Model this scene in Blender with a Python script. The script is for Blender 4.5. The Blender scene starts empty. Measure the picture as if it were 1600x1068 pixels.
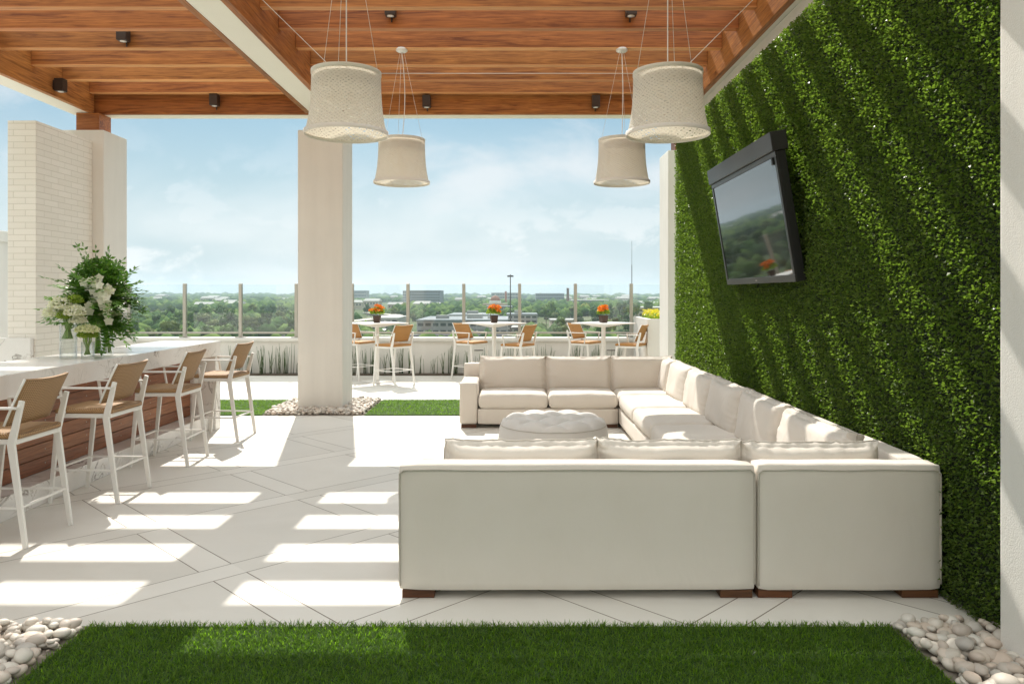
import bpy, bmesh, math, random
import numpy as np
from mathutils import Vector, Matrix, noise as mnoise
R = math.radians
random.seed(7); RNG = np.random.default_rng(7)
SC = bpy.context.scene
COL = SC.collection

# ---------------------------------------------------------------- camera
cam_d = bpy.data.cameras.new("camera"); cam = bpy.data.objects.new("camera", cam_d); COL.objects.link(cam)
cam.location = (0, 0, 1.6); cam.rotation_euler = (R(90), 0, 0)
cam_d.sensor_width = 36; cam_d.lens = 36 * 1190 / 1600; cam_d.shift_y = -74 / 1600
cam_d.clip_start = 0.05; cam_d.clip_end = 40000
SC.camera = cam
# ---------------------------------------------------------------- light direction (light travels along SUN_DIR)
SUN_DIR = Vector((0.22, -1.0, -1.06)).normalized()
sun_el = math.asin(-SUN_DIR.z); sun_az = math.atan2(-SUN_DIR.x, -SUN_DIR.y)
sd = bpy.data.lights.new("sun", 'SUN'); so = bpy.data.objects.new("sun", sd); COL.objects.link(so)
so.rotation_euler = SUN_DIR.to_track_quat('-Z', 'Y').to_euler(); so.location = (0, 0, 30)
sd.energy = 4.0; sd.angle = R(0.53); sd.color = (1.0, 0.94, 0.85)
SC.view_settings.view_transform = 'Standard'; SC.view_settings.look = 'None'
SC.view_settings.exposure = 0.60; SC.view_settings.gamma = 1.0
cy = SC.cycles
cy.use_denoising = True; cy.max_bounces = 10; cy.diffuse_bounces = 5; cy.glossy_bounces = 4
cy.transmission_bounces = 8; cy.transparent_max_bounces = 24; cy.volume_bounces = 1
cy.sample_clamp_indirect = 8.0; cy.caustics_reflective = False; cy.caustics_refractive = False

# ---------------------------------------------------------------- node helpers
class NT:
    def __init__(s, tree): s.t = tree; s.n = tree.nodes; s.l = tree.links
    def new(s, typ, **kw):
        nd = s.n.new(typ)
        for k, v in kw.items(): setattr(nd, k, v)
        return nd
    def put(s, sock, v):
        if isinstance(v, bpy.types.NodeSocket): s.l.new(v, sock)
        elif v is not None:
            if isinstance(v, (tuple, list)) and len(v) == 3 and sock.type == 'RGBA': v = (*v, 1)
            sock.default_value = v
    def math(s, op, a, b=None, c=None, clamp=False):
        nd = s.new('ShaderNodeMath', operation=op, use_clamp=clamp)
        s.put(nd.inputs[0], a); s.put(nd.inputs[1], b)
        if c is not None: s.put(nd.inputs[2], c)
        return nd.outputs[0]
    def vmath(s, op, a, b=None):
        nd = s.new('ShaderNodeVectorMath', operation=op); s.put(nd.inputs[0], a); s.put(nd.inputs[1], b); return nd.outputs[0]
    def mix(s, fac, a, b, blend='MIX'):
        nd = s.new('ShaderNodeMix', data_type='RGBA', blend_type=blend)
        s.put(nd.inputs[0], fac); s.put(nd.inputs[6], a); s.put(nd.inputs[7], b); return nd.outputs[2]
    def noise(s, vec, scale, detail=4, rough=.55, dist=0):
        nd = s.new('ShaderNodeTexNoise'); s.put(nd.inputs['Vector'], vec)
        nd.inputs['Scale'].default_value = scale; nd.inputs['Detail'].default_value = detail
        nd.inputs['Roughness'].default_value = rough; nd.inputs['Distortion'].default_value = dist
        return nd.outputs['Fac']
    def rng(s, v, a, b, c=0., d=1., smooth=False):
        nd = s.new('ShaderNodeMapRange'); nd.interpolation_type = 'SMOOTHSTEP' if smooth else 'LINEAR'
        s.put(nd.inputs[0], v)
        for i, q in enumerate((a, b, c, d)): nd.inputs[i + 1].default_value = q
        return nd.outputs[0]
    def ramp(s, v, stops):
        nd = s.new('ShaderNodeValToRGB'); s.put(nd.inputs[0], v); e = nd.color_ramp.elements
        while len(e) < len(stops): e.new(.5)
        for i, (p, c) in enumerate(stops): e[i].position = p; e[i].color = (*c, 1)
        return nd.outputs[0]
    def coord(s, kind='Object'): return s.new('ShaderNodeTexCoord').outputs[kind]
    def mapping(s, vec, scale=(1, 1, 1), rot=(0, 0, 0), loc=(0, 0, 0)):
        nd = s.new('ShaderNodeMapping'); s.put(nd.inputs[0], vec)
        nd.inputs['Scale'].default_value = scale; nd.inputs['Rotation'].default_value = rot; nd.inputs['Location'].default_value = loc
        return nd.outputs[0]
    def sep(s, vec): nd = s.new('ShaderNodeSeparateXYZ'); s.put(nd.inputs[0], vec); return nd.outputs
    def comb(s, x, y, z): nd = s.new('ShaderNodeCombineXYZ'); [s.put(nd.inputs[i], v) for i, v in enumerate((x, y, z))]; return nd.outputs[0]
    def bump(s, h, strength=.3, dist=.01):
        nd = s.new('ShaderNodeBump'); s.put(nd.inputs['Height'], h); nd.inputs['Strength'].default_value = strength; nd.inputs['Distance'].default_value = dist
        return nd.outputs[0]
    def rand(s): return s.new('ShaderNodeObjectInfo').outputs['Random']

def newmat(name):
    m = bpy.data.materials.new(name); m.use_nodes = True; t = NT(m.node_tree); t.n.clear()
    out = t.new('ShaderNodeOutputMaterial'); b = t.new('ShaderNodeBsdfPrincipled'); t.l.new(b.outputs[0], out.inputs[0])
    return m, t, b, out
def setb(t, b, color=None, rough=.5, normal=None, spec=.5, metal=0, trans=0, alpha=None, sheen=0, coat=0):
    t.put(b.inputs['Base Color'], color); t.put(b.inputs['Roughness'], rough)
    if normal is not None: t.put(b.inputs['Normal'], normal)
    b.inputs['Specular IOR Level'].default_value = spec; b.inputs['Metallic'].default_value = metal
    b.inputs['Transmission Weight'].default_value = trans
    if alpha is not None: t.put(b.inputs['Alpha'], alpha)
    if sheen: b.inputs['Sheen Weight'].default_value = sheen
    if coat: b.inputs['Coat Weight'].default_value = coat
def simple(name, color, rough=.5, var=.08, nscale=12, bump=0, bscale=60, bd=.004, spec=.5, metal=0):
    m, t, b, o = newmat(name); c = t.coord(); n = t.noise(c, nscale, 3)
    col = t.mix(n, tuple(v * (1 - var) for v in color), tuple(min(1, v * (1 + var)) for v in color))
    nm = t.bump(t.noise(c, bscale, 3), bump, bd) if bump else None
    setb(t, b, col, rough, nm, spec, metal); return m
M = {}

# ---------------------------------------------------------------- world sky with procedural clouds
w = bpy.data.worlds.new("World"); SC.world = w; w.use_nodes = True
t = NT(w.node_tree); t.n.clear()
wo = t.new('ShaderNodeOutputWorld'); bg = t.new('ShaderNodeBackground'); t.l.new(bg.outputs[0], wo.inputs[0])
sky = t.new('ShaderNodeTexSky', sky_type='NISHITA', sun_disc=False, sun_elevation=sun_el, sun_rotation=sun_az, air_density=1.0, dust_density=0.7, ozone_density=1.4)
sky.altitude = 100
d = t.coord('Generated'); x, y, z = t.sep(d)
zz = t.math('MAXIMUM', z, 0.0); den = t.math('ADD', zz, 0.16)
pv = t.comb(t.math('DIVIDE', x, den), t.math('DIVIDE', y, den), 0.0)
n1 = t.noise(t.mapping(d, scale=(1.0, 1.0, 2.3), rot=(0, .35, 0), loc=(3.7, 1.3, .2)), 3.1, 10, .56, .35)
n2 = t.noise(t.mapping(pv, scale=(1, 1, 1), loc=(8, 2, 0)), .55, 3, .5)
cl = t.math('ADD', t.math('MULTIPLY', n1, .62), t.math('MULTIPLY', n2, .38))
mask = t.rng(cl, .42, .64, 0, 1, True)
# puffy cumulus low over the horizon
pu = t.noise(t.mapping(d, scale=(3.4, 3.4, 6.5), loc=(1.9, .4, .35)), 2.6, 10, .62, .25)
low = t.rng(z, .02, .30, 1, 0, True)
pum = t.math('MULTIPLY', t.rng(pu, .49, .62, 0, 1, True), low)
mask = t.math('MAXIMUM', t.math('MULTIPLY', mask, .82), t.math('MULTIPLY', pum, .95))
hz = t.rng(z, 0.0, .34, .95, 0, True)
mask2 = t.math('MAXIMUM', mask, hz)
skc = t.mix(1.0, sky.outputs[0], (.27, .40, .405), 'MULTIPLY')
cloudc = t.mix(mask, (3.2, 3.72, 3.95), (4.85, 4.9, 4.95))
back = t.rng(y, .25, -.55, 0, 1, True)                      # unseen bright cloud added behind the camera as fill light
bk = t.rng(z, .04, .42, .45, 1.35, True)                    # fill dimmed near the horizon to keep it off the joist fronts
cloudc = t.mix(back, cloudc, t.mix(1.0, (5.3, 5.4, 4.9), t.comb(bk, bk, bk), 'MULTIPLY'))
up = t.rng(z, .34, .85, 0, 1, True)                         # bright overhead cloud added as fill for the shaded floor
cloudc = t.mix(up, cloudc, (9.4, 9.8, 9.7)); mask = t.math('MAXIMUM', mask, up)
mask2 = t.math('MAXIMUM', t.math('MAXIMUM', mask2, up), t.math('MULTIPLY', back, .8))
t.l.new(t.mix(mask2, skc, cloudc), bg.inputs[0]); bg.inputs[1].default_value = 0.13

# ---------------------------------------------------------------- materials
def wood(name, axis, dark, light, sc=1.0, rough=.42):
    m, t, b, o = newmat(name); c = t.coord()
    s = [15 * sc] * 3; s[axis] = .9 * sc
    r = t.rand(); off = t.comb(t.math('MULTIPLY', r, 37.0), t.math('MULTIPLY', r, 11.0), t.math('MULTIPLY', r, 53.0))
    v = t.vmath('ADD', t.mapping(c, scale=tuple(s)), off)
    g = t.noise(v, 1.0, 8, .66, 2.2); g2 = t.noise(v, 4.5, 3, .5, .4)
    s2 = [5.] * 3; s2[axis] = .45
    big = t.noise(t.vmath('ADD', t.mapping(c, scale=tuple(s2)), off), 1.0, 2)
    fine = t.noise(t.vmath('ADD', t.mapping(c, scale=tuple(q * 5 for q in s)), off), 1.0, 3)
    f = t.math('ADD', t.math('MULTIPLY', g, .62), t.math('ADD', t.math('MULTIPLY', fine, .28), t.math('MULTIPLY', big, .16)))
    col = t.ramp(f, [(.40, dark), (.53, tuple((a + b_) / 2 for a, b_ in zip(dark, light))), (.68, light)])
    r2 = t.math('FRACT', t.math('MULTIPLY', r, 7.31)); tint = t.mix(r2, (.80, .62, .55), (1.05, 1.02, .92)); bright = t.rng(r, 0, 1, .84, 1.14)
    tint = t.mix(1.0, tint, t.comb(bright, bright, bright), 'MULTIPLY')
    col = t.mix(1.0, col, tint, 'MULTIPLY')
    setb(t, b, col, t.rng(g2, .3, .7, rough - .08, rough + .12), t.bump(g, .18, .003), .4); return m
TEAK_D = (.165, .052, .014); TEAK_L = (.56, .245, .072)
M['wood_x'] = wood('teak along the joists', 0, TEAK_D, TEAK_L)
M['wood_y'] = wood('teak along the beams', 1, TEAK_D, TEAK_L)
M['ipe'] = wood('red brown cladding boards', 1, (.17, .070, .035), (.40, .18, .09), 1.3, .38)
M['bounce_x'] = wood('painted floor bounce under joists', 0, (.46, .20, .075), (.80, .43, .19))  # paler wood colour paints in light bounced up from the floor
M['feet'] = wood('stained block feet', 0, (.06, .026, .010), (.17, .07, .025), 1.5)

def stucco(name, color, scale=90, strength=.25):
    m, t, b, o = newmat(name); c = t.coord()
    n = t.noise(c, scale, 4, .6); n2 = t.noise(c, 1.3, 4, .6)
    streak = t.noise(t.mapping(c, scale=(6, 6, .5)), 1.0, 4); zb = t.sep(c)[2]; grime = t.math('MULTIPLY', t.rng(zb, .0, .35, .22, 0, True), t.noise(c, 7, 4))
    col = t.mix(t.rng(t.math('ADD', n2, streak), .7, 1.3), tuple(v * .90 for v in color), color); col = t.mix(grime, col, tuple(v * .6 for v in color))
    setb(t, b, col, .85, t.bump(n, strength, .004), .25); return m
M['stucco'] = stucco('cream painted stucco', (.775, .755, .705))
M['white_metal'] = simple('white powder coated metal', (.80, .79, .755), .38, .03, 6, .03, 200)
M['beam_white'] = simple('ivory painted steel', (.80, .775, .69), .5, .03, 3, .05, 40)
M['near_white'] = stucco('white textured render', (.84, .82, .775), 130, .5)
M['parapet'] = stucco('white parapet render', (.77, .75, .70), 60, .18)

# floor paving: large slabs with woven 45 degree strips
m, t, b, o = newmat('pale porcelain paving'); c = t.coord(); x, y, z = t.sep(c)
P = 1.685; S = .283
def wrap(v, off): return t.math('FLOORED_MODULO', t.math('ADD', v, off), P) if False else t.math('WRAP', t.math('ADD', v, off), P, 0.0)
a = wrap(t.math('SUBTRACT', x, y), 6.21)         # strip between 0 and S along x-y
bb = wrap(t.math('ADD', x, y), -2.58)            # strip between 0 and S along x+y
JW = .0098
def line(v, at):
    dd = t.math('ABSOLUTE', t.math('SUBTRACT', v, at)); return t.math('LESS_THAN', dd, JW / 2)
la = t.math('MAXIMUM', line(a, 0.008), line(a, S)); lb = t.math('MAXIMUM', line(bb, 0.008), line(bb, S))
ina = t.math('LESS_THAN', a, S)
inb = t.math('LESS_THAN', bb, S)
lb = t.math('MULTIPLY', lb, t.math('SUBTRACT', 1.0, ina))
joint = t.math('MAXIMUM', la, lb)
ia = t.math('FLOOR', t.math('DIVIDE', t.math('ADD', t.math('SUBTRACT', x, y), 6.21), P))
ib = t.math('FLOOR', t.math('DIVIDE', t.math('ADD', t.math('ADD', x, y), -2.58), P))
wn = t.new('ShaderNodeTexWhiteNoise'); t.put(wn.inputs[0], t.comb(t.math('ADD', ia, t.math('MULTIPLY', ina, .37)), t.math('ADD', ib, t.math('MULTIPLY', inb, .53)), 0.0))
n = t.noise(c, 1.6, 6, .6, .6); n3 = t.noise(t.mapping(c, scale=(1, 3, 1), rot=(0, 0, .6)), 2.2, 6, .65, 1.2); fine = t.noise(c, 160, 2)
tone = t.math('ADD', t.math('MULTIPLY', n, .5), t.math('ADD', t.math('MULTIPLY', n3, .3), t.math('MULTIPLY', wn.outputs[0], .42)))
col = t.mix(t.rng(tone, .35, .9), (.60, .575, .52), (.725, .70, .645))
stain = t.rng(t.noise(c, .9, 5, .7, .4), .60, .72, 0, .35, True)
col = t.mix(stain, col, (.60, .565, .50))
col = t.mix(joint, col, (.19, .16, .125))
setb(t, b, col, t.rng(n3, .3, .7, .45, .62), t.bump(t.math('SUBTRACT', t.math('MULTIPLY', fine, .12), joint), .35, .003), .35)
M['paving'] = m

# white brick
m, t, b, o = newmat('white painted brick'); c = t.coord(); x, y, z = t.sep(c)
br = t.new('ShaderNodeTexBrick'); t.put(br.inputs['Vector'], t.comb(t.math('ADD', x, y), z, 0.0))
br.inputs['Scale'].default_value = 1; br.inputs['Brick Width'].default_value = .29; br.inputs['Row Height'].default_value = .075
br.inputs['Mortar Size'].default_value = .0055; br.inputs['Mortar Smooth'].default_value = .5; br.inputs['Bias'].default_value = 0
br.inputs['Color1'].default_value = (.83, .80, .735, 1); br.inputs['Color2'].default_value = (.79, .76, .69, 1); br.inputs['Mortar'].default_value = (.66, .63, .56, 1)
n = t.noise(c, 50, 4)
setb(t, b, br.outputs[0], .8, t.bump(t.math('ADD', t.math('MULTIPLY', br.outputs[1], -1.0), t.math('MULTIPLY', n, .4)), .5, .006), .25); M['brick'] = m

# marble
m, t, b, o = newmat('white marble with grey veins'); c = t.coord()
def vein(scale, loc, width, dist):
    nn = t.noise(t.mapping(c, loc=loc, rot=(.5, .7, .3)), scale, 6, .55, dist)
    return t.rng(t.math('ABSOLUTE', t.math('SUBTRACT', nn, .5)), 0.0, width, 1, 0, True)
msk = t.rng(t.noise(c, 1.7, 3), .42, .62, 0, 1, True)
v1 = t.math('MULTIPLY', vein(1.25, (0, 0, 0), .017, 1.2), msk)
v2 = t.math('MULTIPLY', vein(3.4, (5, 2, 1), .016, 1.0), .8)
cloud = t.noise(c, 2.0, 5, .6, .8)
col = t.mix(t.rng(cloud, .35, .7), (.78, .765, .735), (.86, .85, .83))
col = t.mix(t.math('MULTIPLY', v2, msk), col, (.50, .47, .43)); col = t.mix(t.math('MULTIPLY', v1, .85), col, (.26, .235, .21))
setb(t, b, col, .18, None, .5); M['marble'] = m

# cushion fabric
def fabric(name, col1, col2, wr=.42):
    m, t, b, o = newmat(name); c = t.coord()
    x, y, z = t.sep(c)
    weave = t.math('MULTIPLY', t.math('SINE', t.math('MULTIPLY', t.math('ADD', x, y), 2600.)), t.math('SINE', t.math('MULTIPLY', z, 2600.)))
    n = t.noise(c, 3.5, 4, .55, .3); f = t.noise(c, 320, 2)
    wrn = t.noise(t.mapping(c, scale=(1, 1, .45)), 5, 3, .45, .6)
    col = t.mix(n, col1, col2)
    bp = t.bump(t.math('ADD', t.math('MULTIPLY', wrn, 1.0), t.math('MULTIPLY', f, .012)), wr, .02)
    setb(t, b, col, .9, bp, .15, sheen=.15); return m
M['fabric'] = fabric('ivory outdoor canvas', (.665, .61, .54), (.715, .665, .60))
M['piping'] = simple('piping cord', (.50, .46, .40), .9, .05)
M['ottoman'] = fabric('tufted ivory leatherette', (.64, .615, .58), (.69, .665, .625), .1)

# wicker
def wicker(name, hi, lo):
    m, t, b, o = newmat(name); c = t.coord(); x, y, z = t.sep(c)
    k = 2 * math.pi / .034
    u = t.math('SINE', t.math('MULTIPLY', y, k)); v = t.math('SINE', t.math('MULTIPLY', t.math('ADD', z, x), k))
    wv = t.math('MULTIPLY', u, v); h = t.math('ABSOLUTE', wv)
    col = t.mix(t.rng(h, .02, .45), lo, hi); col = t.mix(t.math('MULTIPLY', t.noise(c, 12, 3), .5), col, tuple(q * .6 for q in hi))
    setb(t, b, col, .55, t.bump(h, .8, .004), .35); return m
M['wicker'] = wicker('tan woven resin wicker', (.50, .31, .15), (.12, .065, .03))
M['wicker_o'] = wicker('honey woven resin wicker', (.58, .29, .085), (.25, .12, .04))

# foliage materials
def leafm(name, c1, c2, rough=.38, transl=.25, scale=40, spec=.5):
    m, t, b, o = newmat(name); c = t.coord(); g = t.new('ShaderNodeNewGeometry')
    rpi = g.outputs['Random Per Island']
    f = t.math('ADD', t.math('MULTIPLY', rpi, .7), t.math('MULTIPLY', t.noise(c, scale, 2), .3))
    col = t.mix(f, c1, c2); setb(t, b, col, rough, None, spec)
    tr = t.new('ShaderNodeBsdfTranslucent'); t.put(tr.inputs[0], t.mix(1.0, col, (1.3, 1.5, .5), 'MULTIPLY'))
    mx = t.new('ShaderNodeMixShader'); mx.inputs[0].default_value = transl
    t.l.new(b.outputs[0], mx.inputs[1]); t.l.new(tr.outputs[0], mx.inputs[2]); t.l.new(mx.outputs[0], o.inputs[0]); return m
M['hedge'] = leafm('boxwood leaves', (.036, .078, .016), (.205, .28, .075), .38, .48, 2.4, .32)
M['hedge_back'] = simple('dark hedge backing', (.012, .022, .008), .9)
M['turf'] = leafm('artificial grass blades', (.034, .088, .006), (.21, .34, .035), .4, .72, 5, .5)
M['turf_base'] = simple('turf mat', (.035, .075, .012), .95, .2, 80)
M['tree'] = leafm('tree foliage', (.045, .10, .022), (.14, .22, .05), .7, .2, .4, .2)
M['tree2'] = leafm('olive tree foliage', (.075, .11, .03), (.19, .22, .07), .7, .2, .4, .2)
M['tree3'] = leafm('deep green tree foliage', (.025, .065, .02), (.08, .14, .035), .7, .2, .4, .2)
M['bark'] = simple('tree bark', (.10, .075, .05), .9, .3)
M['leaf_dark'] = leafm('glossy bouquet leaves', (.035, .12, .016), (.17, .33, .05), .35, .2, 30)
M['leaf_lime'] = leafm('lime green petals', (.16, .26, .02), (.36, .46, .07), .5, .3, 30)
M['petal_white'] = leafm('white petals', (.70, .68, .60), (.84, .83, .78), .55, .2, 30)
M['petal_cream'] = leafm('cream petals', (.62, .62, .40), (.82, .80, .64), .55, .25, 30)
M['petal_orange'] = leafm('orange petals', (.75, .12, .015), (.88, .38, .02), .5, .2, 30)
M['petal_yellow'] = leafm('yellow petals', (.65, .50, .02), (.85, .75, .08), .5, .2, 30)
M['stem'] = simple('flower stems', (.24, .37, .08), .5, .3)
M['reed'] = leafm('horsetail stems', (.035, .075, .02), (.10, .15, .045), .5, .05, 3)
M['bronze'] = simple('dark bronze metal', (.045, .034, .028), .4, .1, 20, 0, metal=.4)
M['lens'] = simple('frosted lamp lens', (.75, .74, .70), .2)
M['pot'] = simple('dark copper pot', (.06, .028, .016), .4, .2, 40)
M['soil'] = simple('planting soil', (.09, .07, .05), .95, .3, 30, .5, 60)
M['black'] = simple('black plastic', (.016, .016, .017), .42, .1)
M['bezel'] = simple('dark grey bezel', (.045, .044, .045), .35, .05, metal=.3)
m, t, b, o = newmat('glossy dark screen'); setb(t, b, (.014, .015, .016), .035, None, .9); b.inputs['IOR'].default_value = 2.0; M['screen'] = m
M['rail'] = simple('champagne metal posts', (.44, .41, .355), .4, .05, 5, metal=.35)
m, t, b, o = newmat('clear railing glass')
gl = t.new('ShaderNodeBsdfGlossy'); gl.inputs['Roughness'].default_value = .0; tp = t.new('ShaderNodeBsdfTransparent'); tp.inputs[0].default_value = (.955, .97, .965, 1)
fr = t.new('ShaderNodeFresnel'); fr.inputs[0].default_value = 1.45; mx = t.new('ShaderNodeMixShader')
t.l.new(fr.outputs[0], mx.inputs[0]); t.l.new(tp.outputs[0], mx.inputs[1]); t.l.new(gl.outputs[0], mx.inputs[2]); t.l.new(mx.outputs[0], o.inputs[0]); M['glass'] = m
m, t, b, o = newmat('vase glass')
gl = t.new('ShaderNodeBsdfGlossy'); gl.inputs['Roughness'].default_value = .02; tp = t.new('ShaderNodeBsdfTransparent'); tp.inputs[0].default_value = (.97, .985, .985, 1)
lw = t.new('ShaderNodeLayerWeight'); lw.inputs[0].default_value = .35; mx = t.new('ShaderNodeMixShader')
t.l.new(t.rng(lw.outputs[1], .2, 1, .015, .6), mx.inputs[0]); t.l.new(tp.outputs[0], mx.inputs[1]); t.l.new(gl.outputs[0], mx.inputs[2]); t.l.new(mx.outputs[0], o.inputs[0]); M['vase'] = m

# woven lamp shade: crossing fibres with small openings
m, t, b, o = newmat('woven fibre shade'); c = t.coord(); x, y, z = t.sep(c)
ang = t.math('ARCTAN2', y, x); wob = t.math('MULTIPLY', t.math('SUBTRACT', t.noise(c, 11, 4), .5), 7.5)
def fib(sl, n, w_):
    v = t.math('ADD', t.math('MULTIPLY', ang, float(n)), t.math('ADD', t.math('MULTIPLY', z, sl), wob)); return t.math('POWER', t.math('ABSOLUTE', t.math('SINE', v)), w_)
f1 = fib(130., 21, .65); f2 = fib(-130., 21, .65); f3 = fib(230., 7, .9); f4 = fib(-190., 10, .9)
h = t.math('MAXIMUM', t.math('MAXIMUM', f1, f2), t.math('MAXIMUM', t.math('MULTIPLY', f3, .85), t.math('MULTIPLY', f4, .85)))
hole = t.rng(t.math('ADD', h, t.math('MULTIPLY', t.noise(c, 60, 2), .25)), .72, .90, 0.0, 1.0)
lowz = t.rng(z, .30, .38, 1., 0., True)
alpha = t.math('SUBTRACT', 1.0, t.math('MULTIPLY', t.math('SUBTRACT', 1.0, hole), t.math('MULTIPLY', lowz, .85)))
col = t.mix(t.rng(h, .5, 1.), (.60, .56, .49), (.83, .80, .73))
setb(t, b, col, .8, t.bump(h, .7, .004), .2)
tr = t.new('ShaderNodeBsdfTranslucent'); t.put(tr.inputs[0], t.mix(1.0, col, (1.2, 1.15, 1.05), 'MULTIPLY')); mx = t.new('ShaderNodeMixShader'); mx.inputs[0].default_value = .28
t.l.new(b.outputs[0], mx.inputs[1]); t.l.new(tr.outputs[0], mx.inputs[2])
tp = t.new('ShaderNodeBsdfTransparent'); mx2 = t.new('ShaderNodeMixShader'); t.l.new(alpha, mx2.inputs[0]); t.l.new(tp.outputs[0], mx2.inputs[1]); t.l.new(mx.outputs[0], mx2.inputs[2]); t.l.new(mx2.outputs[0], o.inputs[0])
M['shade'] = m
m, t, b, o = newmat('inner diffuser'); setb(t, b, (.86, .84, .79), .7); tr = t.new('ShaderNodeBsdfTranslucent'); tr.inputs[0].default_value = (.85, .83, .78, 1); mx = t.new('ShaderNodeMixShader'); mx.inputs[0].default_value = .4
t.l.new(b.outputs[0], mx.inputs[1]); t.l.new(tr.outputs[0], mx.inputs[2]); t.l.new(mx.outputs[0], o.inputs[0]); M['diffuser'] = m
M['shade_rim'] = simple('shade rim tape', (.80, .76, .69), .8, .06)
m, t, b, o = newmat('smooth river pebbles'); c = t.coord(); g = t.new('ShaderNodeNewGeometry'); r = g.outputs['Random Per Island']
col = t.ramp(r, [(0, (.42, .38, .33)), (.35, (.64, .60, .53)), (.6, (.56, .46, .38)), (.8, (.38, .36, .33)), (1, (.72, .69, .62))])
col = t.mix(t.math('MULTIPLY', t.noise(c, 35, 4), .3), col, (.42, .36, .30)); setb(t, b, col, .55, t.bump(t.noise(c, 120, 3), .1, .002), .35); M['pebble'] = m
M['pebble_bed'] = simple('pebble bed', (.20, .17, .14), .95, .3, 40)
M['gravelfar'] = simple('city ground', (.10, .13, .06), .95, .5, .02)
HAZE = 1.1e-4

# ---------------------------------------------------------------- geometry helpers
ORG = {}
def link(o, parent=None):
    COL.objects.link(o)
    if parent is not None: o.parent = parent
def tag(o, label=None, cat=None, group=None, kind=None):
    if label: o['label'] = label
    if cat: o['category'] = cat
    if group: o['group'] = group
    if kind: o['kind'] = kind
    return o
def thing(name, label, cat, loc=(0, 0, 0), group=None):
    o = bpy.data.objects.new(name, None); o.empty_display_size = .1; link(o); o.location = loc; ORG[o.name] = Vector(loc)
    return tag(o, label, cat, group)
class MB:
    def __init__(s): s.v = []; s.f = []; s.sm = []
    def add(s, vs, fs, smooth=False, mat=None):
        b = len(s.v)
        s.v += [tuple(mat @ Vector(v)) if mat else tuple(v) for v in vs]
        s.f += [tuple(i + b for i in f) for f in fs]; s.sm += [smooth] * len(fs); return s
    def box(s, x0, x1, y0, y1, z0, z1, mat=None):
        vs = [(x, y, z) for x in (x0, x1) for y in (y0, y1) for z in (z0, z1)]
        return s.add(vs, [(0, 1, 3, 2), (4, 6, 7, 5), (0, 4, 5, 1), (2, 3, 7, 6), (0, 2, 6, 4), (1, 5, 7, 3)], mat=mat)
    def bar(s, p0, p1, w0, w1, t, side=Vector((0, 1, 0))):
        """tapered bar: width w across, thickness t along side"""
        p0 = Vector(p0); p1 = Vector(p1); d = (p1 - p0).normalized(); sd_ = Vector(side); sd_ = (sd_ - d * sd_.dot(d)).normalized(); u = d.cross(sd_)
        vs = []
        for p, w_ in ((p0, w0), (p1, w1)):
            for a, b_ in ((-1, -1), (1, -1), (1, 1), (-1, 1)): vs.append(p + u * (a * w_ / 2) + sd_ * (b_ * t / 2))
        return s.add(vs, [(3, 2, 1, 0), (4, 5, 6, 7), (0, 1, 5, 4), (1, 2, 6, 5), (2, 3, 7, 6), (3, 0, 4, 7)])
    def tube(s, pts, r, n=8, closed=False, cap=True):
        pts = [Vector(p) for p in pts]; N = len(pts); rs = r if isinstance(r, (list, tuple)) else [r] * N
        vs = []; fs = []; up = None
        for i, p in enumerate(pts):
            if closed: d = pts[(i + 1) % N] - pts[i - 1]
            else: d = pts[min(i + 1, N - 1)] - pts[max(i - 1, 0)]
            d.normalize()
            if up is None: up = Vector((0, 0, 1)) if abs(d.z) < .9 else Vector((1, 0, 0))
            u = (up - d * up.dot(d)).normalized(); up = u; v = d.cross(u)
            for k in range(n):
                a = 2 * math.pi * k / n; vs.append(p + (u * math.cos(a) + v * math.sin(a)) * rs[i])
        M_ = N if closed else N - 1
        for i in range(M_):
            for k in range(n):
                a = i * n + k; b_ = i * n + (k + 1) % n; j = ((i + 1) % N) * n
                fs.append((a, b_, j + (k + 1) % n, j + k))
        if cap and not closed: fs.append(tuple(range(n - 1, -1, -1))); fs.append(tuple(range((N - 1) * n, N * n)))
        return s.add(vs, fs, True)
    def lathe(s, prof, c=(0, 0, 0), n=48, mat=None):
        vs = []; fs = []
        for (r, z) in prof:
            for k in range(n):
                a = 2 * math.pi * k / n; vs.append((c[0] + r * math.cos(a), c[1] + r * math.sin(a), c[2] + z))
        for i in range(len(prof) - 1):
            for k in range(n):
                fs.append((i * n + k, i * n + (k + 1) % n, (i + 1) * n + (k + 1) % n, (i + 1) * n + k))
        return s.add(vs, fs, True, mat)
    def build(s, name, mat, parent=None, bevel=0, weld=False, smooth=None, loc=None):
        me = bpy.data.meshes.new(name); org = Vector((0, 0, 0))
        if parent is not None: org = ORG.get(parent.name, Vector((0, 0, 0)))
        if loc is not None: org = Vector(loc)
        me.from_pydata([(a - org.x, b_ - org.y, c_ - org.z) for a, b_, c_ in s.v], [], s.f)
        me.polygons.foreach_set('use_smooth', s.sm if smooth is None else [smooth] * len(s.f))
        if bevel or weld:
            bm = bmesh.new(); bm.from_mesh(me)
            if weld: bmesh.ops.remove_doubles(bm, verts=bm.verts, dist=1e-5)
            if bevel:
                ed = [e for e in bm.edges if len(e.link_faces) == 2 and e.calc_face_angle(0) > .5]
                bmesh.ops.bevel(bm, geom=ed, offset=bevel, segments=2, affect='EDGES', profile=.6, clamp_overlap=True)
            bm.normal_update(); bm.to_mesh(me); bm.free()
        me.materials.append(M[mat] if isinstance(mat, str) else mat); me.update()
        o = bpy.data.objects.new(name, me); link(o, parent); ORG[o.name] = org if (parent is not None or loc is not None) else Vector((0, 0, 0))
        if loc is not None and parent is None: o.location = loc
        return o
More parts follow.
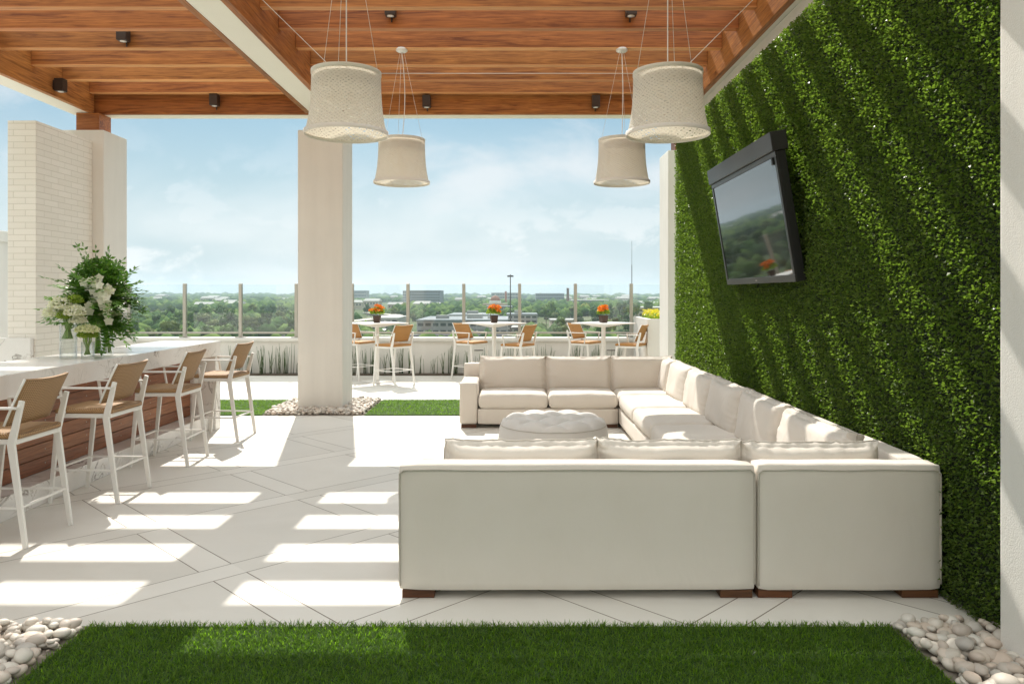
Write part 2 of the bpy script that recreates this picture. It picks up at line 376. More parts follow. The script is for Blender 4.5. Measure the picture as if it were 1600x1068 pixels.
def fast(name, V, F, mat, parent=None, smooth=False, org=None):
    """numpy mesh: V (N,3), F (M,k)"""
    V = np.asarray(V, dtype=np.float32); F = np.asarray(F, dtype=np.int32)
    if parent is not None: V = V - np.array(ORG[parent.name], dtype=np.float32)
    me = bpy.data.meshes.new(name); k = F.shape[1]
    me.vertices.add(len(V)); me.vertices.foreach_set('co', V.ravel())
    me.loops.add(F.size); me.loops.foreach_set('vertex_index', F.ravel())
    me.polygons.add(len(F)); me.polygons.foreach_set('loop_start', np.arange(0, F.size, k, dtype=np.int32))
    me.polygons.foreach_set('loop_total', np.full(len(F), k, dtype=np.int32))
    if smooth: me.polygons.foreach_set('use_smooth', np.ones(len(F), dtype=bool))
    me.update(calc_edges=True); me.materials.append(M[mat] if isinstance(mat, str) else mat)
    o = bpy.data.objects.new(name, me); link(o, parent); return o
def copy_tree(o, parent=None):
    c = o.copy(); COL.objects.link(c)
    if parent is not None: c.parent = parent
    for ch in list(o.children): copy_tree(ch, c)
    return c

def norm(a): return a / np.maximum(np.linalg.norm(a, axis=-1, keepdims=True), 1e-9)
def leaf_quads(P, D, Nn, L, Wd, fold=.25):
    """rhombic leaves at P pointing along D with normal Nn"""
    D = norm(D); S = norm(np.cross(D, Nn)); Nn = np.cross(S, D); L = np.asarray(L).reshape(-1, 1); Wd = np.asarray(Wd).reshape(-1, 1)
    b = P; tip = P + D * L; mid = P + D * L * .45 + Nn * Wd * fold
    V = np.stack([b, mid + S * Wd / 2, tip, mid - S * Wd / 2], 1).reshape(-1, 3)
    F = np.arange(len(V)).reshape(-1, 4); return V, F
def struct(name, b, mat, **k): return tag(b.build(name, mat, **k), kind='structure')

def cushion(mb, c, size, r=.05, bulge=.03, pinch=0., n=14, seed=0, wr=.004, mat=None, ear=0.):
    """soft box, thin along local z. size = full sizes"""
    hx, hy, hz = size[0] / 2, size[1] / 2, size[2] / 2; r = min(r, hz * .98)
    ts = [math.sin((i / n * 2 - 1) * math.pi / 2) * .55 + (i / n * 2 - 1) * .45 for i in range(n + 1)]; nz = 6
    tz = [math.sin((i / nz * 2 - 1) * math.pi / 2) for i in range(nz + 1)]
    def mapp(u, v, w_):
        P = Vector((u * hx, v * hy, w_ * hz)); I = Vector((max(-hx + r, min(hx - r, P.x)), max(-hy + r, min(hy - r, P.y)), max(-hz + r, min(hz - r, P.z))))
        dd = P - I; q = I + (dd.normalized() * r if dd.length > 1e-9 else dd)
        e = (1 - u * u) * (1 - v * v); k = max(abs(u), abs(v))
        q.z *= 1 - pinch * (max(abs(u), abs(v)) ** 6)
        q.z += w_ * bulge * e ** .5
        q.x += (1 - abs(w_)) * (1 if u > 0 else -1) * abs(u) ** 8 * bulge * .25 * (1 - v * v)
        if ear:
            cr = (abs(u) * abs(v)) ** 10; q.x += ear * cr * (1 if u > 0 else -1); q.y += ear * cr * (1 if v > 0 else -1)
            sag = (1 - abs(u) ** 3) * abs(v) ** 8; q.y -= ear * .25 * sag * (1 if v > 0 else -1)
        nn = mnoise.noise(Vector((q.x * 5 + seed * 7.3, q.y * 5, q.z * 5))) * wr * 2
        wk = (abs(mnoise.noise(Vector((u * hx * 24 + seed, seed * 3.1 + v * .6, w_ * .5)))) - .2) * wr * 2.6 * (abs(v) ** 4)
        wk += (abs(mnoise.noise(Vector((v * hy * 24 + seed, seed * 5.1 + u * .6, w_ * .5)))) - .2) * wr * 2.2 * (abs(u) ** 4)
        q.z += (nn + wk * 1.6) * w_; q.y += nn * .5 + wk * .9 * abs(v) ** 10 * (1 if v > 0 else -1)
        return q + Vector(c) if mat is None else (Matrix.Translation(c) @ mat) @ q
    def face(fn, a, b_, flip):
        vs = [fn(p, q) for p in a for q in b_]; nb = len(b_); fs = []
        for i in range(len(a) - 1):
            for j in range(nb - 1):
                f = (i * nb + j, (i + 1) * nb + j, (i + 1) * nb + j + 1, i * nb + j + 1); fs.append(f[::-1] if flip else f)
        mb.add(vs, fs, True)
    face(lambda p, q: mapp(p, q, 1), ts, ts, False); face(lambda p, q: mapp(p, q, -1), ts, ts, True)
    face(lambda p, q: mapp(1, p, q), ts, tz, False); face(lambda p, q: mapp(-1, p, q), ts, tz, True)
    face(lambda p, q: mapp(p, 1, q), ts, tz, True); face(lambda p, q: mapp(p, -1, q), ts, tz, False)
    loop = [mapp(u, -1, 0) for u in ts] + [mapp(1, v, 0) for v in ts[1:]] + [mapp(u, 1, 0) for u in ts[::-1][1:]] + [mapp(-1, v, 0) for v in ts[::-1][1:-1]]
    return loop

# ================================================================= SETTING
b = MB(); b.box(-13.5, 3.2, -1.5, 15.35, -.35, 0)
struct('terrace_floor', b, 'paving')
b = MB(); b.box(-14.5, 3.6, -1.5, 16.2, -28, -.352); tag(b.build('host_building', 'stucco'), 'pale lower storeys of the building that carry the roof terrace', 'building')
# city ground: one sheet to the horizon with gentle hills
def ground_z(x, y):
    d_ = math.hypot(x, y)
    z = -28 + 5 * mnoise.noise(Vector((x / 700, y / 700, 0))) * min(1, d_ / 900)
    f = max(0, (d_ - 2600) / 3200); a_ = math.atan2(x, y)
    z += min(1.3, f) * (13 + 7 * mnoise.noise(Vector((a_ * 3.1, 2.2, d_ / 4000))) - 5 * max(0, min(1, a_ * 2.2)))
    return z
rad = [0, 40, 120, 250, 400, 600, 800, 1050, 1300, 1600, 2000, 2500, 3000, 3600, 4200, 4900, 5600, 6500, 8000, 11000]; NA = 120
V = []; F = []
for r_ in rad:
    for k in range(NA):
        a_ = 2 * math.pi * k / NA; V.append((r_ * math.sin(a_), r_ * math.cos(a_), ground_z(r_ * math.sin(a_), r_ * math.cos(a_)) - (0 if r_ < 6000 else (r_ - 6000) * .012)))
for i in range(len(rad) - 1):
    for k in range(NA): F.append((i * NA + k, i * NA + (k + 1) % NA, (i + 1) * NA + (k + 1) % NA, (i + 1) * NA + k)[::-1])
m, t, bb_, o_ = newmat('wooded ground'); c = t.coord()
n = t.noise(c, .012, 6, .65); n2 = t.noise(c, .1, 4)
col = t.ramp(n, [(.35, (.045, .085, .025)), (.5, (.085, .12, .04)), (.62, (.17, .165, .11)), (.75, (.06, .10, .035))]); col = t.mix(t.math('MULTIPLY', n2, .4), col, (.04, .06, .02))
setb(t, bb_, col, .95, None, .1); M['ground'] = m
tag(fast('ground', V, F, 'ground', smooth=True), kind='structure')

# grass strips
def turf(name, x0, x1, y0, y1, dens, h=.03, hole=None):
    n = int((x1 - x0) * (y1 - y0) * dens)
    X = RNG.uniform(x0, x1, n); Y = RNG.uniform(y0, y1, n)
    if hole: k = ~((X > hole[0]) & (X < hole[1])); X = X[k]; Y = Y[k]; n = len(X)
    P = np.stack([X, Y, np.full(n, .010)], 1); a_ = RNG.uniform(0, 2 * np.pi, n); H = h * RNG.uniform(.6, 1.15, n); ln = RNG.uniform(.3, 1.7, n)
    D = np.stack([np.cos(a_) * ln, np.sin(a_) * ln, np.ones(n)], 1); D = norm(D) * H[:, None]
    W = np.stack([-np.sin(a_), np.cos(a_), np.zeros(n)], 1) * RNG.uniform(.0014, .0026, n)[:, None]
    tip = P + D * np.array([1.25, 1.25, .9]); mid = P + D * .55
    V = np.stack([P - W, P + W, mid + W * .8, tip, mid - W * .8], 1).reshape(-1, 3); base = np.arange(n)[:, None] * 5
    F = np.concatenate([base + np.array([[0, 1, 2, 4]]), base + np.array([[4, 2, 3, 3]])])
    F4 = base + np.array([[0, 1, 2, 4]]); F3 = base + np.array([[4, 2, 3]])
    me_f = np.concatenate([F3, np.stack([F4[:, 0], F4[:, 1], F4[:, 2]], 1), np.stack([F4[:, 0], F4[:, 2], F4[:, 3]], 1)])
    return fast(name, V, me_f, 'turf')
b = MB(); b.box(-2.02, 1.80, .6, 3.65, .002, .012); struct('turf_base', b, 'turf_base')
tag(turf('grass', -2.03, 1.81, 1.6, 3.665, 19000, .034), 'deep green artificial lawn strip in the foreground, partly shaded', 'grass', kind='stuff')
b = MB(); b.box(-6.2, -3.3, 10.07, 11.5, .002, .012); b.box(-1.95, 2.28, 10.07, 11.5, .002, .012); struct('turf_base', b, 'turf_base')
tag(turf('grass', -6.2, 2.28, 10.06, 11.51, 5200, .032, (-3.3, -1.95)), 'sunlit bright green lawn strips either side of the middle column', 'grass', kind='stuff')

# pebbles
bmI = bmesh.new(); bmesh.ops.create_icosphere(bmI, subdivisions=2, radius=1); IV = np.array([v.co[:] for v in bmI.verts]); IF = np.array([[v.index for v in f.verts] for f in bmI.faces]); bmI.free()
bmI = bmesh.new(); bmesh.ops.create_icosphere(bmI, subdivisions=1, radius=1); IV1 = np.array([v.co[:] for v in bmI.verts]); IF1 = np.array([[v.index for v in f.verts] for f in bmI.faces]); bmI.free()
def rotm(a_, b_, c_):
    return np.array(Matrix.Rotation(a_, 3, 'Z') @ Matrix.Rotation(b_, 3, 'X') @ Matrix.Rotation(c_, 3, 'Y'))
def pebbles(name, x0, x1, y0, y1, size, label, avoid=None, layers=3, slope=None):
    Vs = []; Fs = []; k = 0; placed = []
    for L in range(layers):
        n = int((x1 - x0) * (y1 - y0) / (size * size) * 14); done = []
        for _ in range(n):
            x_ = random.uniform(x0, x1); y_ = random.uniform(y0, y1)
            if avoid and avoid[0] - size * .2 < x_ < avoid[1] + size * .2 and avoid[2] - size * .2 < y_ < avoid[3] + size * .2: continue
            s_ = size * random.choice((.55, .7, .8, .9, 1, 1.1, 1.3))
            if x_ - s_ * .45 < x0 or x_ + s_ * .45 > x1 or y_ + s_ * .4 > y1 or y_ - s_ * .4 < y0: continue
            if any((x_ - q[0]) ** 2 + (y_ - q[1]) ** 2 < ((s_ + q[2]) * (.355 + .05 * L)) ** 2 for q in done): continue
            done.append((x_, y_, s_))
            A = rotm(random.uniform(0, 6.28), random.uniform(-.3, .3), random.uniform(-.3, .3))
            sc_ = np.array([.5, random.uniform(.34, .45), random.uniform(.22, .32)]) * s_
            ph = random.uniform(0, 9); vv = IV * (1 + .09 * np.sin(IV[:, [1, 2, 0]] * 2.3 + ph))
            V_ = (vv * sc_) @ A.T + np.array([x_, y_, .010 + .014 * L + s_ * .17])
            Vs.append(V_); Fs.append(IF + k); k += len(IV)
    return tag(fast(name, np.concatenate(Vs), np.concatenate(Fs), 'pebble', smooth=True), label, 'pebbles', kind='stuff')
for (x0, x1, y0, y1) in ((-3.6, -2.03, 2.2, 3.66), (1.81, 2.9, 1.9, 3.68), (-3.3, -1.95, 10.07, 11.5)):
    b = MB(); b.box(x0, x1, y0, y1, .001, .009); struct('pebble_bed', b, 'pebble_bed')
pebbles('pebbles', -3.1, -2.03, 2.75, 3.66, .085, 'bed of smooth pale river stones left of the foreground lawn')
pebbles('pebbles', 1.81, 2.9, 2.45, 3.68, .085, 'bed of smooth pale river stones right of the foreground lawn', avoid=(2.18, 2.8, 2.7, 3.40))
pebbles('pebbles', -3.3, -1.95, 10.07, 11.5, .075, 'bed of pale river stones around the foot of the middle column', avoid=(-2.95, -2.33, 10.48, 11.12))

# ---------------------------------------------------------------- columns
HC = 3.864; HB = 4.14; HJ = 4.40; HT = 4.645
def column(x0, y0, w_, d_, label, block=True, top=HC, mt='stucco'):
    cx_, cy_ = x0 + w_ / 2, y0 + d_ / 2
    th = thing('column', label, 'column', (cx_, cy_, 0), 'tall cream pergola columns')
    MB().box(x0, x0 + w_, y0, y0 + d_, 0, top).build('shaft', mt, th, bevel=.012)
    if block: MB().box(cx_ - .16, cx_ + .16, cy_ - .16, cy_ + .16, top + .001, HB - .004).build('timber_block', 'wood_x', th, bevel=.004)
    return th
column(-6.24, 10.48, .62, .64, 'tall cream column rising beside the white painted brick pier behind the bar')
column(-2.95, 10.48, .62, .64, 'tall cream column standing alone in the pebble bed between the two rear lawns')
column(2.45, 11.95, .62, .70, 'far cream column at the back end of the leafy green wall')
column(2.17, 2.76, .62, .63, 'nearest cream column cut by the right edge of the photo beside the pebbles', mt='near_white')

# ---------------------------------------------------------------- pergola
pg = thing('pergola', 'large timber pergola with teak joists and ivory steel beams overhead', 'pergola', (-1.7, 5, HB))
YB0, YB1 = 10.72, 11.02; YF = -1.2
def beam(x0, x1, y0, y1): return MB().box(x0, x1, y0, y1, HB, HT).build('beam', 'beam_white', pg, bevel=.004)
XL = (-6.20, -5.92); XM = (-2.82, -2.52); XR = (2.45, 2.76)
beam(XL[0], XL[1], YF, YB1); beam(XM[0], XM[1], YF, YB0 - .002); beam(XR[0], XR[1], YF, 12.66)
MB().box(XL[1] + .001, XM[0] - .001, YB0 + .06, YB1, HB, HT).build('beam', 'beam_white', pg, bevel=.004)
MB().box(XM[1] - .3, XR[0] - .001, YB0 + .061, YB1 - .001, HB + .001, HT - .001).build('beam', 'beam_white', pg, bevel=.004)
def fascia(x0, x1, y0, y1, mt): return MB().box(x0, x1, y0, y1, HB - .004, HT + .004).build('fascia_board', mt, pg, bevel=.003)
fascia(XL[1] + .002, XL[1] + .07, YF, YB0 - .05, 'wood_y'); fascia(XM[0] - .07, XM[0] - .002, YF, YB0 - .05, 'wood_y')
fascia(XM[1] + .002, XM[1] + .07, YF, YB0 - .05, 'wood_y'); fascia(XR[0] - .07, XR[0] - .002, YF, YB0 - .05, 'wood_y')
fascia(XL[1] + .002, XM[0] - .002, YB0 - .012, YB0 + .058, 'wood_x'); fascia(XM[1] + .002, XR[0] - .002, YB0 - .012, YB0 + .058, 'wood_x')
BAYS = ((XL[1] + .071, XM[0] - .071), (XM[1] + .071, XR[0] - .071))
JY = [10.54 - .638 * k for k in range(18)]; JY[5] += .045
for (x0, x1) in BAYS:
    for k, y_ in enumerate(JY):
        jo = MB().box(x0, x1, y_, y_ + .09, HJ, HT - .005).build('joist', 'wood_x', pg, bevel=.004)
        MB().box(x0, x1, y_ - .002, y_ + .092, HJ - .011, HJ - .001).build('bounce_strip', 'bounce_x', pg, bevel=.002)  # thin added strip, its pale colour stands in for bounce light on the underside

# wall-fixed square down lights on the joists
def spot(x_, y_, z_, label, side='y'):
    s_ = .055
    th = thing('down_light', label, 'light', (x_, y_, z_), 'square bronze down lights on the timbers')
    if side == 'y':
        MB().box(x_ - .055, x_ + .055, y_ - .14, y_ - .03, z_ - .08, z_ + .08).build('housing', 'bronze', th, bevel=.004)
        MB().box(x_ - .03, x_ + .03, y_ - .029, y_ - .001, z_ - .06, z_ + .06).build('bracket', 'bronze', th)
        MB().lathe([(0.0001, 0), (.036, 0), (.036, -.006), (.0001, -.009)], (x_, y_ - .085, z_ - .081), 16).build('lens', 'lens', th)
        MB().tube([(x_, y_ - .012, z_ - .06), (x_, y_ - .008, z_ - .12)], .008, 6).build('conduit', 'bronze', th)
    else:
        MB().box(x_ + .03, x_ + .14, y_ - .055, y_ + .055, z_ - .08, z_ + .08).build('housing', 'bronze', th, bevel=.004)
        MB().box(x_ + .001, x_ + .029, y_ - .03, y_ + .03, z_ - .06, z_ + .06).build('bracket', 'bronze', th)
        MB().lathe([(0.0001, 0), (.036, 0), (.036, -.006), (.0001, -.009)], (x_ + .085, y_, z_ - .081), 16).build('lens', 'lens', th)
yA = JY[4]; yB = JY[3]
spot(-1.26, yA, 4.57, 'down light on the joist above the left pair of pendant lamps')
spot(1.235, yA, 4.57, 'down light on the joist above the right pair of pendant lamps')
spot(-1.19, YB0 - .012, 4.29, 'down light on the rear beam just right of the small left pendant')
spot(1.17, YB0 - .012, 4.29, 'down light on the rear beam left of the small right pendant')
spot(-4.15, YB0 - .012, 4.31, 'down light on the rear beam in the bay over the bar')
spot(-4.36, yB, 4.52, 'down light on a joist over the bar, highest at the left of the photo')
spot(XL[1] + .07, 9.73, 4.27, 'down light fixed to the inner face of the leftmost beam near the brick pier', 'x')

# ---------------------------------------------------------------- brick pier, rooftop block, parapet
MB().box(-6.12, -5.775, 9.24, 10.476, 0, 3.71).build('brick_pier', 'brick', bevel=.006)
tag(bpy.data.objects['brick_pier'], 'white painted brick pier behind the bar, left of the cream column', 'pier')
MB().box(-9.2, -5.80, 9.17, 9.236, 0, 1.075).build('marble_upstand', 'marble', bevel=.004)
tag(bpy.data.objects['marble_upstand'], 'low veined marble upstand in front of the brick pier', 'marble wall')
th = thing('roof_plant_room', 'grey rendered roof block at the far left edge with a small white finial', 'building', (-11, 14.3, 0))
MB().box(-13.2, -9.22, 13.2, 15.3, 0, 2.55).build('wall', 'parapet', th); MB().box(-13.25, -9.19, 13.15, 15.33, 2.551, 2.75).build('coping', 'parapet', th, bevel=.01)
MB().lathe([(.16, 0), (.15, .03), (.10, .12), (.03, .18), (.025, .24), (.045, .27), (.02, .31), (.004, .42)], (-9.35, 13.4, 2.752), 20).build('finial', 'white_metal', th)
pw = thing('parapet_wall', 'low white rendered parapet wall along the back of the terrace', 'wall', (-5, 15.6, 0))
MB().box(-13.4, 3.1, 15.36, 15.86, 0, .66).build('wall', 'parapet', pw); MB().box(-13.42, 3.12, 15.32, 15.90, .661, .72).build('coping', 'parapet', pw, bevel=.008)
for xx in (-.67, 2.0):
    MB().box(xx - .09, xx + .09, 15.352, 15.358, .47, .485).build('vent', 'bronze', pw)
b = MB(); b.box(-9.0, 2.4, 15.02, 15.355, .001, .02); struct('planting_bed', b, 'soil')
rl = thing('glass_railing', 'glass balustrade with champagne metal posts on the white parapet', 'railing', (-5, 15.6, .72))
YR = 15.62; sR = 1190 / YR
posts = [(289 - 87.15 * k - 800) / sR for k in range(6)][::-1] + [(289 + 87.15 * k - 800) / sR for k in range(1, 9)] + [(289 + 87.15 * 9 - 800) / sR]
for i, x_ in enumerate(posts):
    MB().box(x_ - .032, x_ + .032, YR - .04, YR + .04, .735, 1.825).build('post', 'rail', rl, bevel=.006)
    MB().box(x_ - .09, x_ + .09, YR - .07, YR + .07, .721, .736).build('base_plate', 'rail', rl, bevel=.004)
    if i < len(posts) - 1:
        x2 = posts[i + 1]
        MB().box(x_ + .034, x2 - .034, YR - .02, YR + .02, .80, .835).build('bottom_rail', 'rail', rl, bevel=.003)
        MB().box(x_ + .034, x2 - .034, YR - .006, YR + .006, .837, 1.80).build('glass_pane', 'glass', rl)
# raised planter at right
pl = thing('raised_planter', 'square white planter box with yellow flowers by the far column', 'planter', (2.9, 14.4, 0))
bx = MB(); bx.box(2.44, 3.3, 13.7, 13.78, 0, 1.16); bx.box(2.44, 2.52, 13.781, 15.3, 0, 1.16); bx.box(3.22, 3.3, 13.781, 15.3, 0, 1.16); bx.box(2.521, 3.219, 15.2, 15.3, 0, 1.16); bx.build('box', 'parapet', pl)
MB().box(2.521, 3.219, 13.781, 15.199, .9, 1.1).build('soil', 'soil', pl)
n = 1400; P = np.stack([RNG.uniform(2.55, 3.2, n), RNG.uniform(13.8, 15.1, n), 1.1 + RNG.uniform(0, .16, n) * RNG.uniform(.3, 1, n)], 1)
D = np.stack([RNG.normal(0, 1, n), RNG.normal(0, 1, n), RNG.uniform(.2, 1.2, n)], 1); V, F = leaf_quads(P, D, RNG.normal(0, 1, (n, 3)), RNG.uniform(.03, .06, n), .03)
fast('leaves', V, F, 'leaf_lime', pl)
n = 800; P = np.stack([RNG.uniform(2.55, 3.2, n), RNG.uniform(13.8, 15.1, n), 1.17 + RNG.uniform(0, .14, n)], 1); D = np.stack([RNG.normal(0, 1, n), RNG.normal(0, 1, n), RNG.uniform(0, 1, n)], 1)
V, F = leaf_quads(P, D, RNG.normal(0, 1, (n, 3)), RNG.uniform(.025, .045, n), .035); fast('flowers', V, F, 'petal_yellow', pl)

# ---------------------------------------------------------------- green wall
gw = thing('green_wall', 'tall wall covered in dense clipped boxwood leaves behind the sofa', 'green wall', (2.4, 7, 0))
GY0, GY1, GH = 3.42, 10.56, 3.79
MB().box(2.50, 2.74, GY0, GY1, 0, HB - .006).build('wall', 'parapet', gw)
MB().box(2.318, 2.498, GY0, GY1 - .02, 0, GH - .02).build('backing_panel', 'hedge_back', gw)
n = 250000
Y = RNG.uniform(GY0 - .01, GY1 + .01, n); Z = RNG.uniform(.0, GH + .02, n)
def vnoise(Y, Z, f, seed):
    g = np.random.default_rng(seed).uniform(-1, 1, (90, 90)); u = Y * f + 3; v = Z * f + 3; i = u.astype(int) % 89; j = v.astype(int) % 89; fu = u % 1; fv = v % 1
    fu = fu * fu * (3 - 2 * fu); fv = fv * fv * (3 - 2 * fv)
    return (g[i, j] * (1 - fu) + g[i + 1, j] * fu) * (1 - fv) + (g[i, j + 1] * (1 - fu) + g[i + 1, j + 1] * fu) * fv
rel = vnoise(Y, Z, 2.2, 1) * .005 + vnoise(Y, Z, 7, 2) * .004 + vnoise(Y, Z, 17, 3) * .006
depth = RNG.uniform(0, 1, n) ** 1.4 * .034
X = 2.275 + rel * -1 + depth
P = np.stack([X, Y, Z], 1)
D = np.stack([RNG.normal(-.95, .45, n), RNG.normal(0, .6, n), RNG.normal(-.05, .6, n)], 1)
Nn = np.stack([RNG.normal(-.35, .35, n), RNG.normal(.35, .5, n), RNG.normal(.75, .4, n)], 1)
L = RNG.uniform(.012, .024, n); V, F = leaf_quads(P, D, Nn, L, L * .72, .3); fast('foliage', V, F, 'hedge', gw)
n = 42000; Y = RNG.uniform(GY0, GY1, n); Z = RNG.uniform(.02, GH, n)
P = np.stack([2.272 - np.abs(RNG.normal(0, .010, n)), Y, Z], 1); D = np.stack([RNG.normal(-.7, .3, n), RNG.normal(0, .6, n), RNG.normal(.1, .5, n)], 1)
Nn = np.stack([RNG.normal(-.3, .25, n), RNG.normal(.6, .3, n), RNG.normal(.72, .3, n)], 1); L = RNG.uniform(.013, .025, n)
V, F = leaf_quads(P, D, Nn, L, L * .75, .3); fast('outer_foliage', V, F, 'hedge', gw)
# end tufts on the two vertical ends and the top edge
n = 9000; s_ = RNG.integers(0, 3, n); Y = np.where(s_ == 0, GY0, np.where(s_ == 1, GY1, RNG.uniform(GY0, GY1, n))) + RNG.normal(0, .012, n); Z = np.where(s_ == 2, GH, RNG.uniform(0, GH, n)) + RNG.normal(0, .012, n); X = RNG.uniform(2.27, 2.45, n)
P = np.stack([X, Y, Z], 1); D = RNG.normal(0, 1, (n, 3)); D[:, 0] -= .3; V, F = leaf_quads(P, D, RNG.normal(0, 1, (n, 3)), RNG.uniform(.016, .032, n), .02); fast('edge_foliage', V, F, 'hedge', gw)

# ---------------------------------------------------------------- television
tv = thing('television', 'large flat television tilted forward on the green wall under a black hood', 'television', (2.2, 6.8, 1.7))
TY0, TY1 = 5.88, 7.75; A0 = Vector((2.2, 0, 1.70)); A1 = Vector((2.036, 0, 2.71)); ud = (A1 - A0).normalized(); nd = Vector((-ud.z, 0, ud.x))   # outward to the left
if nd.x > 0: nd = -nd
def slab(y0, y1, u0, u1, n0, n1):
    vs = [tuple(A0 + ud * u + nd * nn + Vector((0, y_, 0))) for y_ in (y0, y1) for u in (u0, u1) for nn in (n0, n1)]
    return MB().add(vs, [(0, 1, 3, 2), (4, 6, 7, 5), (0, 4, 5, 1), (2, 3, 7, 6), (0, 2, 6, 4), (1, 5, 7, 3)])
HTV = (A1 - A0).length
slab(TY0, TY1, 0, HTV, -.075, -.004).build('casing', 'black', tv, bevel=.006)
bz = MB()
for q in ((TY0, TY1, 0, .055), (TY0, TY1, HTV - .04, HTV), (TY0, TY0 + .04, .056, HTV - .041), (TY1 - .04, TY1, .056, HTV - .041)):
    s_ = slab(q[0], q[1], q[2], q[3], -.003, .008); bz.add(s_.v, s_.f)
bz.build('bezel', 'bezel', tv, bevel=.002)
slab(TY0 + .041, TY1 - .041, .057, HTV - .042, -.003, .002).build('screen', 'screen', tv)
slab(TY0 - .01, TY1 + .01, HTV + .002, HTV + .15, -.10, .028).build('hood', 'bezel', tv, bevel=.006)
slab(TY0 + .055, TY0 + .085, HTV - .10, HTV - .043, .003, .02).build('sensor', 'black', tv, bevel=.003)
slab(6.795, 6.835, .022, .032, .009, .011).build('badge', 'rail', tv)
MB().box(2.235, 2.42, 6.5, 7.15, 1.85, 2.45).build('wall_mount', 'black', tv)

# ================================================================= FURNITURE
def rotz(a_): return Matrix.Rotation(a_, 4, 'Z')
SX0, SXR, SY0, SY1 = -.60, 2.262, 4.0, 10.07; DEP = .95; BH = .705; AT = .15
def sofa_block(b, x0, x1, y0, y1, z0, z1, r=.03, seed=0, wr=.0015):
    cushion(b, ((x0 + x1) / 2, (y0 + y1) / 2, (z0 + z1) / 2), (x1 - x0, y1 - y0, z1 - z0), r, 0.004, 0, 10, seed, wr)
def seat_cush(th, x0, x1, y0, y1, seed):
    b = MB(); g = .004; lp = cushion(b, ((x0 + x1) / 2, (y0 + y1) / 2, .318), (x1 - x0 - 2 * g, y1 - y0 - 2 * g, .165), .055, .022, 0, 16, seed, .003)
    o = b.build('seat_cushion', 'fabric', th, weld=True); ORG[o.name] = ORG[th.name]
    zs = [Vector((p.x, p.y, p.z + .045)) for p in lp]; return o
def back_cush(th, c, w_, h, thick, face, seed, lean=.16, dz=0):
    """face: direction the front looks to (angle about z, 0 = +x ... )"""
    rot = rotz(face) @ Matrix.Rotation(R(90) - lean, 4, 'Y') @ Matrix.Rotation(R(90), 4, 'Z')
    b = MB(); lp = cushion(b, c, (w_, h, thick), .075, .035, .45, 40, seed, .0065, rot, ear=.024)
    o = b.build('back_cushion', 'fabric', th, weld=True); ORG[o.name] = ORG[th.name]
    MB().tube(lp, .0042, 6, closed=True).build('piping', 'piping', o); return o
def foot(th, x0, x1, y0, y1): return MB().box(x0, x1, y0, y1, .001, .043).build('foot', 'feet', th, bevel=.003)
def pipe(th, pts): return MB().tube(pts, .005, 6).build('piping', 'piping', th)
def section(label, x0, x1, y0, y1, back, arms, seats, feet, seed):
    """back: list of sides ('near','far','right'); arms: list of sides"""
    th = thing('sofa_section', label, 'sofa', ((x0 + x1) / 2, (y0 + y1) / 2, 0), 'joined sections of the ivory corner sofa')
    bx0, bx1, by0, by1 = x0, x1, y0, y1
    for k, s_ in enumerate(back):
        b = MB()
        if s_ == 'near': sofa_block(b, x0 + .002, x1 - .002, y0, y0 + AT, .045, BH, .022, seed); by0 = y0 + AT + .001
        if s_ == 'far': sofa_block(b, x0 + .002, x1 - .002, y1 - AT, y1, .045, BH, .022, seed); by1 = y1 - AT - .001
        if s_ == 'right': sofa_block(b, x1 - AT, x1, by0 + .002, by1 - .002, .045, BH, .022, seed + 1); bx1 = x1 - AT - .001
        b.build('backrest', 'fabric', th, weld=True)
        if s_ == 'near':
            yy = y0 - .001; zt = BH - .026
            pipe(th, [(x0 + .012, yy + .010, .07)] + [(x0 + .0085 + .001 * math.sin(i * 2.1), yy + .0065, .1 + (zt - .12) * i / 6) for i in range(7)] + [(x0 + .03, yy, zt)] + [(x0 + .03 + (x1 - x0 - .06) * i / 10, yy, zt + .0025 * math.sin(i * 1.3 + seed)) for i in range(1, 11)] + [(x1 - .007, yy + .005, zt - .02)] + [(x1 - .006, yy + .0055, zt - .02 - (zt - .1) * i / 6) for i in range(1, 7)])
    for s_ in arms:
        b = MB(); sofa_block(b, x0, x0 + .215, by0 + .001, by1 - .001, .045, .54, .028, seed + 3); b.build('arm', 'fabric', th, weld=True); bx0 = x0 + .216
    b = MB(); sofa_block(b, bx0 + .001, bx1 - .001, by0 + .001, by1 - .001, .045, .232, .02, seed + 5); b.build('base', 'fabric', th, weld=True)
    for i, (a0, a1, c0, c1) in enumerate(seats): seat_cush(th, a0, a1, c0, c1, seed + i)
    for f in feet: foot(th, *f)
    return th
yi0 = SY0 + DEP; yi1 = SY1 - DEP; xi = SXR - DEP - .03; ym = 7.035   # xi = inner edge of the right run
A = section('front left ivory sofa section seen from behind, its long plain back to the camera', SX0, 1.283, SY0, yi0, ['near'], ['left'],
            [(SX0 + .22, .34, SY0 + AT, yi0 + .01), (.34, 1.283, SY0 + AT, yi0 + .01)],
            [(SX0 + .02, SX0 + .19, SY0 + .02, SY0 + .12), (1.10, 1.27, SY0 + .02, SY0 + .12), (SX0 + .02, SX0 + .19, yi0 - .14, yi0 - .02)], 1)
for k, (x0, x1) in enumerate(((-.37, .475), (.475, 1.275))): back_cush(A, ((x0 + x1) / 2, SY0 + AT + .135, .575), x1 - x0 + .005, .44, .15, R(90), 11 + k, .14)
B = section('near corner ivory sofa section seen from behind beside the green wall', 1.289, SXR, SY0, yi0, ['near', 'right'], [],
            [(1.289, SXR - AT, SY0 + AT, yi0)], [(1.30, 1.48, SY0 + .02, SY0 + .12), (2.06, 2.25, SY0 + .02, SY0 + .12)], 5)
back_cush(B, (1.66, SY0 + AT + .13, .57), .76, .43, .15, R(90), 15, .13)
